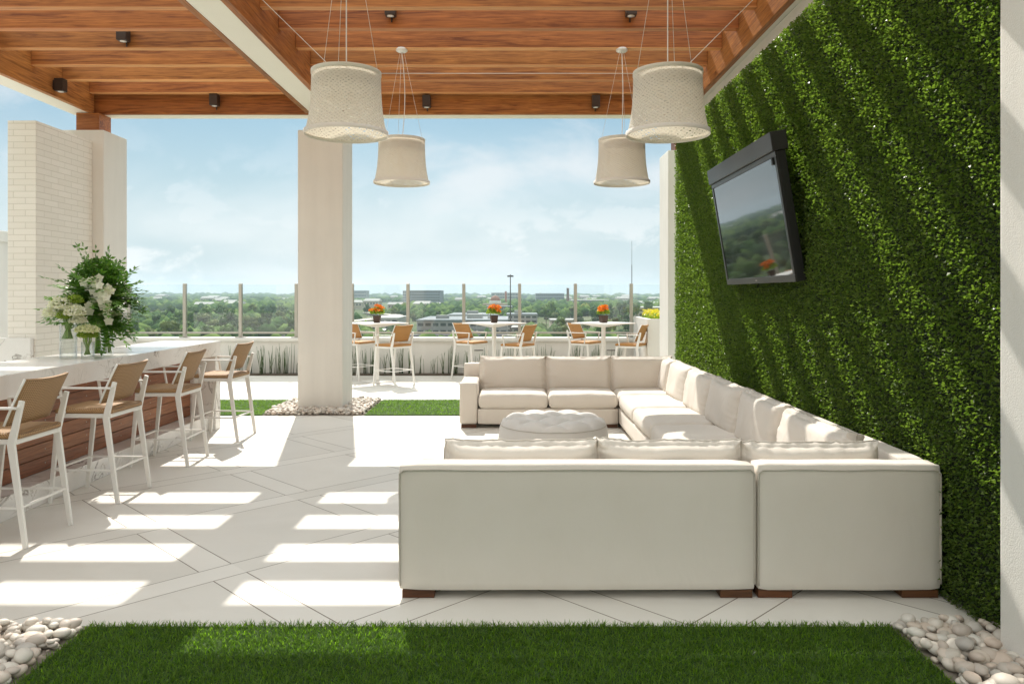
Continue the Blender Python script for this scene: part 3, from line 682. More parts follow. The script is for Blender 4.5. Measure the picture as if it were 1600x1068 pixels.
back_cush(B, (SXR - AT - .13, 4.98, .565), 1.06, .44, .17, R(180), 16, .16)
Cs = section('middle sofa section nearer the camera along the green wall', xi, SXR, yi0 + .004, ym - .002, ['right'], [],
             [(xi - .01, SXR - AT, yi0 + .004, 5.99), (xi - .01, SXR - AT, 5.99, ym - .002)], [(xi + .04, xi + .14, yi0 + .02, yi0 + .2)], 9)
for k, (a0, a1) in enumerate(((5.52, 6.46), (6.46, 7.41))): back_cush(Cs, (SXR - AT - .135, (a0 + a1) / 2, .575), a1 - a0 + .02, .45, .18, R(180), 21 + k, .17)
Dd = section('middle sofa section farther from the camera along the green wall', xi, SXR, ym + .002, yi1 - .004, ['right'], [],
             [(xi - .01, SXR - AT, ym + .002, 8.08), (xi - .01, SXR - AT, 8.08, yi1 - .004)], [(xi + .04, xi + .14, yi1 - .2, yi1 - .02)], 13)
for k, (a0, a1) in enumerate(((7.41, 8.36), (8.36, 9.28))): back_cush(Dd, (SXR - AT - .135, (a0 + a1) / 2, .575), a1 - a0 + .02, .45, .18, R(180), 25 + k, .17)
E = section('rear corner ivory sofa section where the two back rows meet by the far column', xi, SXR, yi1, SY1, ['far', 'right'], [],
            [(xi, SXR - AT, yi1, SY1 - AT)], [(xi + .04, xi + .16, yi1 + .02, yi1 + .12)], 17)
back_cush(E, (1.66, SY1 - AT - .135, .58), .80, .46, .18, R(-90), 31, .15)
back_cush(E, (SXR - AT - .135, 9.55, .575), .56, .45, .17, R(180), 32, .17)
Fs = section('rear ivory sofa section facing the camera with a left arm', -.63, xi - .004, yi1, SY1, ['far'], ['left'],
             [(-.41, .437, yi1 - .015, SY1 - AT), (.437, xi - .004, yi1 - .015, SY1 - AT)], [(-.61, -.43, yi1 + .02, yi1 + .12), (1.12, 1.27, yi1 + .02, yi1 + .12)], 21)
for k, (x0, x1) in enumerate(((-.41, .435), (.435, 1.27))): back_cush(Fs, ((x0 + x1) / 2, SY1 - AT - .135, .58), x1 - x0, .46, .18, R(-90), 35 + k, .15)

# ottoman
ot = thing('ottoman', 'round tufted ivory ottoman in the middle of the sofa', 'ottoman', (.40, 7.38, 0))
prof = [(.515, .05), (.535, .055), (.538, .12), (.53, .25), (.518, .33), (.508, .352)]
MB().lathe([(.0001, .05)] + prof, (.40, 7.38, 0), 72).build('body', 'ottoman', ot)
MB().lathe([(.0001, 0.001), (.42, .001), (.42, .049), (.0001, .049)], (.40, 7.38, 0), 48).build('plinth', 'feet', ot)
b = MB(); nr, na = 34, 120; vs = []; fs = []; gs = .18; buttons = []
def tuft(x_, y_):
    u = (x_ / gs + y_ / gs) * .5; v = (x_ / gs - y_ / gs) * .5
    return (abs(math.sin(math.pi * u)) * abs(math.sin(math.pi * v))) ** .5
for i in range(nr + 1):
    rr = .508 * (i / nr)
    for k in range(na):
        a_ = 2 * math.pi * k / na; x_, y_ = rr * math.cos(a_), rr * math.sin(a_); q = rr / .508
        edge = math.sqrt(max(0, 1 - max(0, (q - .84) / .16) ** 2)); fade = min(1, (1 - q) / .1)
        z_ = .352 + .060 * edge + .046 * (tuft(x_, y_) - .8) * min(1, fade + .35) + .028 * (1 - q * q)
        vs.append((.40 + x_ * (1.0 + .0), 7.38 + y_, z_))
for i in range(nr):
    for k in range(na): fs.append((i * na + k, (i + 1) * na + k, (i + 1) * na + (k + 1) % na, i * na + (k + 1) % na))
b.add(vs, fs, True); tp_ = b.build('tufted_top', 'ottoman', ot); ORG[tp_.name] = ORG[ot.name]
MB().tube([(.40 + .512 * math.cos(2 * math.pi * k / 72), 7.38 + .512 * math.sin(2 * math.pi * k / 72), .350) for k in range(72)], .003, 6, closed=True).build('piping', 'piping', ot)
b = MB()
for i in range(-4, 5):
    for j in range(-4, 5):
        x_ = (i + j) * gs; y_ = (i - j) * gs
        for (x2, y2) in ((x_, y_),):
            if math.hypot(x2, y2) < .43: b.lathe([(.0001, .008), (.008, .007), (.012, .003), (.012, -.004)], (.40 + x2, 7.38 + y2, .352 + .060 + .046 * (-.8) + .028 * (1 - (math.hypot(x2, y2) / .508) ** 2)), 10)
b.build('button', 'ottoman', tp_)

# ---------------------------------------------------------------- pendant lamps
def pendant(x_, y_, zb, zt, zc, label, tilt=0, k_=1.0):
    th = thing('pendant_lamp', label, 'pendant lamp', (x_, y_, zb), 'woven drum pendant lamps')
    def rr(f): return k_ * (.262 + .008 * f + .045 * f ** 3.2)     # f 0 top .. 1 bottom
    H = zt - zb; b = MB(); b.lathe([(rr(1 - i / 14), H * i / 14 + zb) for i in range(15)], (x_, y_, 0), 96)
    b.build('shade', 'shade', th)
    b = MB(); b.lathe([(rr(1) + .004, zb - .001), (rr(1) + .005, zb + .028), (rr(1) - .002, zb + .029), (rr(1) - .006, zb), (rr(1) + .004, zb - .001)], (x_, y_, 0), 96); b.build('bottom_rim', 'shade_rim', th)
    b = MB(); b.lathe([(rr(0) + .004, zt + .001), (rr(0) + .004, zt - .024), (rr(0) - .003, zt - .025), (rr(0) - .005, zt + .001), (rr(0) + .004, zt + .001)], (x_, y_, 0), 96); b.build('top_rim', 'shade_rim', th)
    b = MB(); b.lathe([(.0001, zt - .030), (rr(0) - .012, zt - .030), (rr(0) - .010, zt - .033), (rr(0) - .008, zt - H * .30), (rr(0) - .011, zt - H * .30), (rr(0) - .013, zt - .036), (.0001, zt - .034)], (x_, y_, 0), 64); b.build('inner_diffuser', 'diffuser', th)
    b = MB()
    for k in range(3):
        a_ = 2.1 * k + .5; b.tube([(x_, y_, zt - .02), (x_ + (rr(0) - .004) * math.cos(a_), y_ + (rr(0) - .004) * math.sin(a_), zt - .012)], .003, 6)
    b.build('spider', 'white_metal', th)
    MB().lathe([(.0001, .0), (.05, 0), (.055, .01), (.055, .11), (.03, .13), (.0001, .13)], (x_, y_, zt - .17), 20).build('lamp_holder', 'white_metal', th)
    MB().lathe([(.0001, 0), (.02, .004), (.035, .03), (.03, .06), (.015, .085), (.0001, .09)], (x_, y_, zt - .27), 16).build('bulb', 'lens', th)
    for k in range(3):
        a_ = 2.1 * k + .5; MB().tube([(x_ + .02 * math.cos(a_), y_ + .02 * math.sin(a_), zc - .02), (x_ + (rr(0) - .004) * math.cos(a_), y_ + (rr(0) - .004) * math.sin(a_), zt - .005)], .0016, 5).build('suspension_wire', 'white_metal', th)
    pts = [(x_ + .035 * math.sin(i / 8 * math.pi) * (1 if tilt >= 0 else 1) * tilt, y_, zc - .02 + (zt - .05 - zc + .02) * i / 8) for i in range(9)]
    MB().tube(pts, .0042, 6).build('cord', 'white_metal', th)
    MB().lathe([(.0001, 0), (.055, 0), (.066, -.01), (.066, -.03), (.05, -.042), (.0001, -.046)], (x_, y_, zc), 28).build('canopy', 'white_metal', th)
ysm = JY[3] + .045
pendant(-1.17, 5.38, 2.723, 3.170, HJ, 'large near left woven pendant lamp, overlapping the middle column', 0, .918)
pendant(1.10, 5.38, 2.723, 3.170, HJ, 'large near right woven pendant lamp, overlapping the leafy green wall', 0, .918)
pendant(-1.255, ysm, 2.862, 3.365, HJ, 'small looking far left woven pendant lamp just right of the middle column', 1)
pendant(1.25, ysm, 2.862, 3.365, HJ, 'small looking far right woven pendant lamp against the open sky', .3)
def cable(p0, p1, label): tag(MB().tube([p0, p1], .0022, 5).build('stay_cable', 'white_metal', loc=p0), label, 'cable')
cable((-.93, 5.38, 3.16), (.86, 5.38, 3.16), 'thin taut wire running level between the two nearer pendant lamps')
cable((-1.25, 5.33, 3.175), (XM[1] + .071, 4.6, 4.30), 'thin wire from the near left pendant up to the middle beam')
cable((1.20, 5.33, 3.175), (XR[0] - .071, 4.6, 4.30), 'thin wire from the near right pendant up to the right beam')

# ---------------------------------------------------------------- bar
bar = thing('bar_counter', 'long bar with thick white veined marble top and red brown timber front', 'bar counter', (-3.85, 6, 0))
BX0, BX1, BY0, BY1 = -4.22, -3.50, 2.3, 9.15
MB().box(BX0, BX1, BY0, BY1, .875, 1.045).build('countertop', 'marble', bar, bevel=.004)
MB().box(BX0 + .05, BX1 - .002, BY1 - .15, BY1 - .002, .001, .873).build('end_panel', 'marble', bar, bevel=.003)
MB().box(-3.86, -3.585, BY0, BY1 - .153, .001, .17).build('plinth', 'marble', bar, bevel=.003)
MB().box(BX0 + .06, -3.822, BY0, BY1 - .154, .171, .872).build('carcass', 'hedge_back', bar)
nb = 6; hb = (.872 - .174) / nb
for i in range(nb):
    MB().box(-3.821, -3.80, BY0, BY1 - .155, .174 + i * hb, .174 + (i + 1) * hb - .006).build('cladding_board', 'ipe', bar, bevel=.002)
b = MB()
for yy in np.arange(2.6, 9, .6):
    for i in range(nb): b.lathe([(.0001, .002), (.006, .001), (.006, -.001)], (0, 0, 0), 8, Matrix.Translation((-3.799, yy, .174 + (i + .5) * hb)) @ Matrix.Rotation(R(90), 4, 'Y'))
b.build('screw', 'rail', bar)

def stool(label, group, wick, loc):
    th = thing('bar_stool', label, 'bar stool', (0, 0, 0), group)
    for s_ in (-1, 1):
        y_ = .245 * s_
        b = MB(); b.bar((.258, y_, .0), (.165, y_ * .985, .66), .028, .047, .022); b.bar((.165, y_ * .985, .655), (.232, y_ * .985, .93), .047, .03, .022); b.build('rear_leg', 'white_metal', th, bevel=.003)
        MB().bar((-.268, y_, .0), (-.205, y_ * .985, .668), .026, .040, .022).build('front_leg', 'white_metal', th, bevel=.003)
        b = MB(); yo = y_ * 1.06; b.bar((.212, yo, .885), (-.19, yo, .885), .014, .014, .034); b.bar((-.183, yo, .886), (-.15, yo, .69), .014, .014, .026); b.build('armrest', 'white_metal', th, bevel=.003)
        MB().lathe([(.0001, .012), (.009, .010), (.011, 0), (.011, -.004)], n=10, mat=Matrix.Translation((.222, y_ * .985 + .012 * s_, .895)) @ Matrix.Rotation(R(-90 * s_), 4, 'X')).build('bolt', 'white_metal', th)
    b = MB(); b.box(-.235, .195, -.232, -.20, .652, .684); b.box(-.235, .195, .20, .232, .652, .684); b.box(-.235, -.205, -.199, .199, .653, .683); b.box(.165, .195, -.199, .199, .653, .683); b.build('seat_frame', 'white_metal', th, bevel=.003)
    b = MB(); cushion(b, (-.02, 0, .703), (.455, .465, .040), .018, .006, 0, 12, 3, .001); b.build('seat', wick, th, weld=True)
    b = MB()
    for (p, q) in (((-.252, -.245, .255), (.222, -.245, .255)), ((-.252, .245, .255), (.222, .245, .255)), ((-.245, -.245, .256), (-.245, .245, .256)), ((.222, -.245, .256), (.222, .245, .256))): b.bar(p, q, .018, .018, .014, Vector((0, 0, 1)))
    b.build('footrest', 'white_metal', th, bevel=.002)
    nu, nv = 12, 8; fr = []; bk = []
    def bp(u, v): # u -1..1 across, v 0..1 up
        x_ = .135 + .115 * v + .018 * v * v - .0 + .022 * (1 - u * u); z_ = .765 + .285 * v + .010 * (u * u) * v
        return Vector((x_ - .012, u * .226, z_))
    vs = [bp(-1 + 2 * i / nu, j / nv) for i in range(nu + 1) for j in range(nv + 1)]; off = Vector((-.020, 0, .006)); m_ = len(vs); vs += [v + off for v in vs]
    fs = []
    for i in range(nu):
        for j in range(nv):
            a_ = i * (nv + 1) + j; q = (a_, a_ + nv + 1, a_ + nv + 2, a_ + 1); fs.append(q); fs.append(tuple(k + m_ for k in q[::-1]))
    for i in range(nu):
        for j in (0, nv): a_ = i * (nv + 1) + j; q = (a_, a_ + m_, a_ + m_ + nv + 1, a_ + nv + 1); fs.append(q if j == 0 else q[::-1])
    for j in range(nv):
        for i in (0, nu): a_ = i * (nv + 1) + j; q = (a_, a_ + 1, a_ + 1 + m_, a_ + m_); fs.append(q if i == 0 else q[::-1])
    b = MB(); b.add(vs, fs, True); b.build('backrest', wick, th)
    for u in (-1.03, 1.03): MB().tube([bp(u, j / 6) + off * .5 for j in range(7)], .0085, 6).build('backrest_rim', 'white_metal', th)
    th.location = loc[:3]; th.rotation_euler = (0, 0, loc[3]); return th
G1 = 'bar stools lined up along the marble bar'; G2 = 'bar stools at the high tables by the railing'
lab1 = ['white framed wicker bar stool nearest the camera at the bar, cut by the left edge', 'wicker bar stool second from the camera at the bar, sunlight on its seat', 'wicker bar stool third from the camera at the bar, below the vases', 'wicker bar stool farthest along the bar, beside the marble end panel']
# centre positions from the rear near foot
pos = [(-3.065, 4.80), (-3.013, 5.84), (-3.017, 7.07), (-2.98, 8.32)]
st = [stool(lab1[0], G1, 'wicker', (pos[0][0] - .258, pos[0][1] + .245, 0, 0))]
for i in range(1, 4):
    c_ = copy_tree(st[0]); c_.location = (pos[i][0] - .258, pos[i][1] + .245, 0); c_.rotation_euler = (0, 0, R((0, -1.5, 1, -3)[i])); c_['label'] = lab1[i]; st.append(c_)
# high tables with stools
TX = [(-2.48, 14.0), (-.33, 14.0), (1.68, 14.0)]
nm = ['left', 'middle', 'right']
tlab = ['white square high table partly behind the middle column', 'middle white square high table above the rear sofa cushions', 'right white square high table nearest the raised planter']
tb0 = None
for i, (x_, y_) in enumerate(TX):
    if tb0 is None:
        tb0 = th = thing('high_table', tlab[0], 'table', (0, 0, 0), 'white high tables along the railing')
        MB().box(-.42, .42, -.42, .42, 1.062, 1.085).build('tabletop', 'white_metal', th, bevel=.004)
        b = MB(); b.add([(-.3, -.3, 1.061), (.3, -.3, 1.061), (.3, .3, 1.061), (-.3, .3, 1.061), (-.05, -.05, 1.0), (.05, -.05, 1.0), (.05, .05, 1.0), (-.05, .05, 1.0)], [(0, 1, 2, 3), (7, 6, 5, 4), (0, 4, 5, 1), (1, 5, 6, 2), (2, 6, 7, 3), (3, 7, 4, 0)]); b.build('support', 'white_metal', th)
        MB().box(-.029, .029, -.029, .029, .02, 1.0).build('post', 'white_metal', th, bevel=.004)
        MB().box(-.23, .23, -.23, .23, .002, .018).build('base_plate', 'white_metal', th, bevel=.004)
    else:
        th = copy_tree(tb0); th['label'] = tlab[i]
    th.location = (x_, y_, 0); th.rotation_euler = (0, 0, R((38, 44, 46)[i]))
slab_ = [('honey wicker bar stool left of the left high table, half hidden by the column', -.44, .42, 148), ('honey wicker bar stool right of the left high table, seen from behind', .38, -.42, -35),
         ('honey wicker bar stool left of the middle high table with both arms showing', -.46, .42, 145), ('honey wicker bar stool right of the middle high table, seen from behind', .45, -.36, -30),
         ('honey wicker bar stool left of the right high table with both arms showing', -.31, .44, 145), ('honey wicker bar stool right of the right high table, closest to the planter', .48, -.30, -27)]
s0 = None
for k, (lb, dx, dy, ang) in enumerate(slab_):
    x_, y_ = TX[k // 2]
    if s0 is None: s0 = c_ = stool(lb, G2, 'wicker_o', (0, 0, 0, 0))
    else: c_ = copy_tree(s0); c_['label'] = lb
    c_.location = (x_ + dx, y_ + dy, 0); c_.rotation_euler = (0, 0, R(ang))
# flower pots on tables
def petals_ball(n, r, c, L, flat=1.0, up=0.0):
    d_ = norm(RNG.normal(0, 1, (n, 3))); d_[:, 2] = np.abs(d_[:, 2]) * (1 - up) + d_[:, 2] * up; P = d_ * r * RNG.uniform(.75, 1, n)[:, None] * np.array([1, 1, flat]) + np.array(c)
    return leaf_quads(P, norm(d_ + RNG.normal(0, .8, (n, 3))), d_, np.full(n, L) * RNG.uniform(.7, 1.2, n), np.full(n, L * .9), .2)
for i, (x_, y_) in enumerate(TX):
    th = thing('flower_pot', ['small copper pot of orange and lime flowers on the left high table', 'small copper pot of orange and lime flowers on the middle high table', 'small dark pot of mostly orange flowers on the right high table'][i], 'flower pot', (x_, y_, 1.086), 'small flower pots on the high tables')
    a_ = R(12 * i); mt = Matrix.Translation((x_, y_, 1.087)) @ rotz(a_)
    bm_ = MB(); bm_.add([(-.055, -.055, 0), (.055, -.055, 0), (.055, .055, 0), (-.055, .055, 0), (-.066, -.066, .13), (.066, -.066, .13), (.066, .066, .13), (-.066, .066, .13)], [(3, 2, 1, 0), (4, 5, 6, 7), (0, 1, 5, 4), (1, 2, 6, 5), (2, 3, 7, 6), (3, 0, 4, 7)], mat=mt); bm_.build('pot', 'pot', th, bevel=.004)
    zt = 1.087 + .17
    V, F = petals_ball(650, (.12, .12, .10)[i], (x_, y_, zt), .035, .8); fast('greenery', V, F, 'leaf_lime', th)
    heads = [(RNG.uniform(-.09, .09), RNG.uniform(-.12, .05), RNG.uniform(.03, .14)) for _ in range((8, 9, 13)[i])]
    Vs, Fs, k = [], [], 0
    for hx, hy, hz in heads:
        V, F = petals_ball(60, .038, (x_ + hx, y_ + hy, zt + hz * .9), .026, .8); Vs.append(V); Fs.append(F + k); k += len(V)
    fast('blossoms', np.concatenate(Vs), np.concatenate(Fs), 'petal_orange', th)

# ---------------------------------------------------------------- vases on the bar
def vase(x_, y_, r, h, label):
    th = thing('flower_vase', label, 'vase', (x_, y_, 1.046), 'glass flower vases grouped on the bar')
    z0 = 1.047; MB().lathe([(.0001, 0), (r, 0), (r, h), (r - .004, h), (r - .004, .015), (.0001, .015)], (x_, y_, z0), 40).build('vase', 'vase', th); return th
def stems(th, x_, y_, r, h, n, top, z0=1.062, zb=0.):
    b = MB()
    for i in range(n):
        a_ = random.uniform(0, 6.28); a2 = a_ + random.uniform(2.2, 4); q = random.uniform(.3, .85); q2 = random.uniform(.3, .9)
        p0 = (x_ + r * q * math.cos(a_), y_ + r * q * math.sin(a_), z0 + zb); p1 = (x_ + r * q2 * math.cos(a2), y_ + r * q2 * math.sin(a2), z0 + h); p2 = (x_ + top * q2 * math.cos(a2), y_ + top * q2 * math.sin(a2), z0 + h + top)
        b.tube([p0, p1, p2], .004, 5)
    return b.build('stems', 'stem', th)
def blob_flower(th, name, c, r, n, L, mat, flat=.85):
    V, F = petals_ball(n, r, c, L, flat, .5); return fast(name, V, F, mat, th)
def branch(c0, d0, L, nl, ll, sag=.25):
    """stem polyline with paired leaflets; returns stem pts and leaf arrays"""
    d_ = Vector(d0).normalized(); p = Vector(c0); pts = [p.copy()]; P = []; D = []; N_ = []
    for i in range(nl):
        d_ = (d_ + Vector((random.uniform(-.06, .06), random.uniform(-.06, .06), -sag / nl + random.uniform(-.04, .04)))).normalized(); p = p + d_ * (L / nl); pts.append(p.copy())
        sd_ = d_.cross(Vector((random.uniform(-.3, .3), random.uniform(-.3, .3), 1))).normalized()
        if i > nl * .2:
            for s_ in (-1, 1): P.append(tuple(p)); D.append(tuple(d_ * .55 + sd_ * s_ * .8 + Vector((0, 0, random.uniform(-.2, .2))))); N_.append(tuple(d_.cross(sd_) + Vector((random.uniform(-.4, .4), random.uniform(-.4, .4), 0))))
    P.append(tuple(p)); D.append(tuple(d_)); N_.append((0, 0, 1.))
    return pts, P, D, N_
def greenery(th, c, n, spread, L, ll, aim):
    b = MB(); P = []; D = []; N_ = []
    for i in range(n):
        dd = Vector((random.gauss(aim[0], spread), random.gauss(aim[1], spread), random.gauss(aim[2], spread * .6)))
        pts, p, d_, n_ = branch(c, dd, L * random.uniform(.6, 1.1), 11, ll, .45); b.tube(pts, [.0028] * (len(pts) - 3) + [.0018, .0015, .001], 4); P += p; D += d_; N_ += n_
    b.build('twigs', 'stem', th); m_ = len(P)
    V, F = leaf_quads(np.array(P), np.array(D), np.array(N_), RNG.uniform(.75, 1.2, m_) * ll, RNG.uniform(.42, .55, m_) * ll, .15); fast('leaves', V, F, 'leaf_dark', th)
v1 = vase(-3.845, 6.60, .067, .335, 'tall glass vase of creamy white hydrangeas, leftmost of the vases on the bar')
stems(v1, -3.845, 6.60, .058, .33, 34, .05, zb=.155)
for (dx, dy, dz, r) in ((-.03, -.06, .44, .09), (-.11, -.03, .375, .08), (.095, -.06, .385, .082), (.10, -.03, .32, .06)): blob_flower(v1, 'hydrangea', (-3.845 + dx, 6.60 + dy, 1.05 + dz), r, 700, .022, 'petal_white', .9)
for (dx, dy, dz, r) in ((-.10, .02, .47, .06), (.06, .0, .49, .06), (.01, -.07, .36, .055), (-.06, .04, .42, .07)): blob_flower(v1, 'green_filler', (-3.845 + dx, 6.60 + dy, 1.05 + dz), r, 260, .022, 'leaf_lime')
V, F = leaf_quads(np.array([[-3.845 + .09 * math.cos(k), 6.60 + .09 * math.sin(k), 1.36] for k in range(12)]), np.array([[math.cos(k), math.sin(k), -.25] for k in range(12)]), np.array([[0, 0, 1.]] * 12), np.full(12, .09), np.full(12, .055)); fast('leaves', V, F, 'leaf_dark', v1)
v2 = vase(-3.665, 6.58, .052, .145, 'low glass vase with cream and lime blooms between the two taller vases')
stems(v2, -3.665, 6.58, .045, .14, 22, .04, zb=.02)
blob_flower(v2, 'lime_blooms', (-3.665, 6.58, 1.245), .075, 420, .024, 'leaf_lime', .7); blob_flower(v2, 'cream_blooms', (-3.668, 6.575, 1.285), .09, 420, .022, 'petal_cream', .55)
v3 = vase(-3.685, 6.93, .052, .275, 'tall clear vase of pale green lilies, rightmost of the vases on the bar')
stems(v3, -3.685, 6.93, .045, .27, 12, .08, zb=.01)
for (dx, dy, dz) in ((-.04, -.03, .33), (.0, -.05, .37), (.06, -.02, .33), (.08, 0, .36), (-.03, .02, .39), (.03, .03, .31)): blob_flower(v3, 'lily', (-3.685 + dx, 6.93 + dy, 1.05 + dz), .034, 70, .035, 'petal_cream', 1.1)
greenery(v3, (-3.67, 6.93, 1.36), 7, .5, .2, .035, (.6, 0, .3))
v4 = vase(-3.80, 6.98, .06, .34, 'large leafy bouquet with white orchids in the vase behind the others')
stems(v4, -3.80, 6.98, .05, .34, 26, .06)
MB().tube([(-3.80, 6.98, 1.3), (-3.795, 6.98, 1.5), (-3.78, 6.97, 1.72)], [.035, .045, .02], 10).build('stem_bundle', 'bark', v4)
for (c, n, spr, L, aim) in (((-3.79, 6.98, 1.54), 60, .6, .36, (-.05, -.1, .75)), ((-3.80, 6.98, 1.56), 26, .35, .44, (-.9, -.1, .25)), ((-3.80, 6.98, 1.46), 22, .3, .44, (-1, -.1, .1)), ((-3.78, 6.98, 1.54), 34, .38, .44, (.95, -.1, .3)), ((-3.78, 6.97, 1.42), 34, .4, .38, (.7, -.35, -.15)), ((-3.79, 6.97, 1.60), 46, .7, .22, (0, -.5, .3)), ((-3.79, 6.98, 1.52), 40, .8, .18, (0, 0, 0)), ((-3.80, 6.98, 1.62), 3, .12, .56, (-.12, 0, 1)), ((-3.78, 6.98, 1.62), 3, .12, .46, (.3, 0, 1))):
    greenery(v4, c, n, spr, L, .056, aim)
n = 2600; u_ = norm(RNG.normal(0, 1, (n, 3))); P = u_ * RNG.uniform(.25, 1, (n, 1)) ** .6 * [.25, .17, .21] + [-3.79, 7.0, 1.72]; D = u_ + RNG.normal(0, .7, (n, 3))
V, F = leaf_quads(P, D, RNG.normal(0, 1, (n, 3)) + [0, 0, 1], RNG.uniform(.03, .055, n), RNG.uniform(.014, .026, n), .15); fast('leaf_mass', V, F, 'leaf_dark', v4)
# orchids: five broad petals round a lip, on three arching sprays
for (ox, oz, bend, cnt_) in ((-3.80, 1.735, .10, 12), (-3.72, 1.72, .13, 13), (-3.66, 1.62, .07, 12)):
    Vs, Fs, k = [], [], 0
    for i in range(cnt_):
        q = i / cnt_; cx_ = ox + bend * math.sin(q * 2.4) + random.gauss(0, .022); cz = oz - .30 * q * q - .04 * q + random.gauss(0, .018); cy_ = 6.76 + random.gauss(0, .025)
        f = Vector((random.uniform(-.3, .5), -1, random.uniform(-.2, .3))).normalized(); u = f.cross(Vector((0, 0, 1))).normalized(); w_ = u.cross(f); P = []; D = []
        for p in range(5): a_ = 2 * math.pi * p / 5 + .3; P.append((cx_, cy_, cz)); D.append(tuple(u * math.cos(a_) + w_ * math.sin(a_) + f * .15))
        V, F = leaf_quads(np.array(P), np.array(D), np.array([tuple(f)] * 5), np.full(5, .043), np.full(5, .046), .1); Vs.append(V); Fs.append(F + k); k += len(V)
    fast('orchid_spray', np.concatenate(Vs), np.concatenate(Fs), 'petal_white', v4)

# ---------------------------------------------------------------- horsetail reeds in the bed
def reed_mesh(n, seed):
    rg = np.random.default_rng(seed); b = MB()
    for i in range(n):
        x_, y_ = rg.normal(0, .05), rg.normal(0, .035); h = rg.uniform(.25, .62); lx = rg.normal(0, .05); b.tube([(x_, y_, 0), (x_ + lx * .4, y_, h * .5), (x_ + lx, y_ + rg.normal(0, .02), h)], [.005, .0045, .0025], 5)
    return b
reeds = []
for i in range(4):
    o = reed_mesh((12, 6, 16, 8)[i], i).build('horsetail_reed', 'reed'); tag(o, 'clump of upright dark green horsetail reeds against the white parapet', 'reed', 'horsetail clumps along the parapet'); reeds.append(o)
xs = list(np.arange(-6.0, 2.3, .19)); random.shuffle(xs)
for i, x_ in enumerate(xs):
    o = reeds[i % 4] if i < 4 else reeds[i % 4].copy()
    if i >= 4: COL.objects.link(o)
    o.location = (x_ + random.uniform(-.06, .06), 15.20 + random.uniform(-.06, .06), .02); o.rotation_euler = (0, 0, random.uniform(0, 6.28)); k = random.uniform(.75, 1.12); o.scale = (k, k, k)

# ================================================================= CITY AND WOODS BELOW
def blob(rg, sub=2):
    """lumpy foliage blob, unit radius"""
    V0 = IV if sub == 2 else IV1; F0 = IF if sub == 2 else IF1
    ph = rg.uniform(0, 9, 3); f = 1 + .22 * np.sin(V0[:, 0] * 4.1 + ph[0]) * np.sin(V0[:, 1] * 4.7 + ph[1]) + .16 * np.sin(V0[:, 2] * 7.3 + ph[2]) + rg.normal(0, .07, len(V0))
    return V0 * f[:, None], F0
def crown(rg, n, leafy):
    Vs, Fs, k = [], [], 0
    for i in range(n):
        a_ = rg.uniform(0, 6.28); q = rg.uniform(0, 1) ** .5; z_ = rg.uniform(-.55, .85); rr = math.sqrt(max(.05, 1 - z_ * z_)) * q * .62
        V_, F_ = blob(rg, 1); s_ = rg.uniform(.26, .44); Vs.append(V_ * s_ * [1, 1, .85] + [rr * math.cos(a_), rr * math.sin(a_), z_ * .75]); Fs.append(F_ + k); k += len(V_)
    Bv, Bf = np.concatenate(Vs), np.concatenate(Fs)
    # leaf tufts scattered over and through the clumps
    c_ = Bv[Bf].mean(1); idx = rg.integers(0, len(c_), leafy); P = c_[idx] * rg.uniform(.9, 1.12, (leafy, 1)) + rg.normal(0, .05, (leafy, 3))
    D = norm(rg.normal(0, 1, (leafy, 3)) + P * .6); L = rg.uniform(.10, .2, leafy); V, F = leaf_quads(P, D, norm(P + rg.normal(0, .5, P.shape)), L, L * .8, .2)
    T = np.concatenate([F[:, [0, 1, 2]], F[:, [0, 2, 3]]]); return np.concatenate([Bv, V]), np.concatenate([Bf, T + len(Bv)])
rg = np.random.default_rng(5)
protos = []
kinds = [('broad bright green tree in the woods below the terrace', 'tree', 1.0), ('tall narrow green tree rising from the woods below', 'tree', 1.5), ('olive green round tree in the woods below the terrace', 'tree2', .9), ('dark green dense tree in the woods below the terrace', 'tree3', 1.15), ('pale green spreading tree in the woods below the terrace', 'tree2', .75)]
for i, (lb, mt, el) in enumerate(kinds):
    r_ = thing('tree', lb, 'tree', (0, 0, 0), 'trees below the terrace'); V, F = crown(rg, 16, 900)
    fast('crown', V * [1, 1, el] * 5.0 + [0, 0, 4.6 + 3.4 * el], F, mt, r_)
    b = MB(); b.tube([(0, 0, -3), (.1, 0, 2), (.2, .1, 5)], [.35, .3, .18], 6); b.tube([(.1, 0, 3), (1.4, .6, 6)], [.15, .06], 5); b.tube([(.1, 0, 3), (-1.3, -.5, 6.2)], [.15, .06], 5); b.build('trunk', 'bark', r_); protos.append(r_)
# open areas kept clear: (px range at the photo's scale -> real plan rectangles x0,x1,y0,y1)
clear = [(-66, 0, 455, 640), (-60, -10, 640, 760), (-150, -62, 560, 800), (-8, 26, 560, 760), (30, 62, 640, 720), (-170, -140, 455, 520)]
cnt = 0; used = [False] * 5; tries = 0
tp_list = []
while cnt < 230 and tries < 6000:
    tries += 1
    y_ = 400 + 620 * random.random() ** 1.25; x_ = random.uniform(-.58, .25) * y_
    if any(a - 6 < x_ < b_ + 6 and c - 8 < y_ < d_ + 4 for a, b_, c, d_ in clear): continue
    if any((x_ - q[0]) ** 2 + (y_ - q[1]) ** 2 < 42 for q in tp_list): continue
    tp_list.append((x_, y_)); k = random.choice((0, 0, 1, 2, 3, 3, 4)); o = protos[k] if not used[k] else copy_tree(protos[k]); used[k] = True
    s_ = random.uniform(.8, 1.45) * (1 if x_ < -120 or x_ > 30 else .72); o.location = (x_, y_, ground_z(x_, y_) - .5); o.rotation_euler = (0, 0, random.uniform(0, 6.28)); o.scale = (s_, s_, s_ * random.uniform(.85, 1.15)); cnt += 1
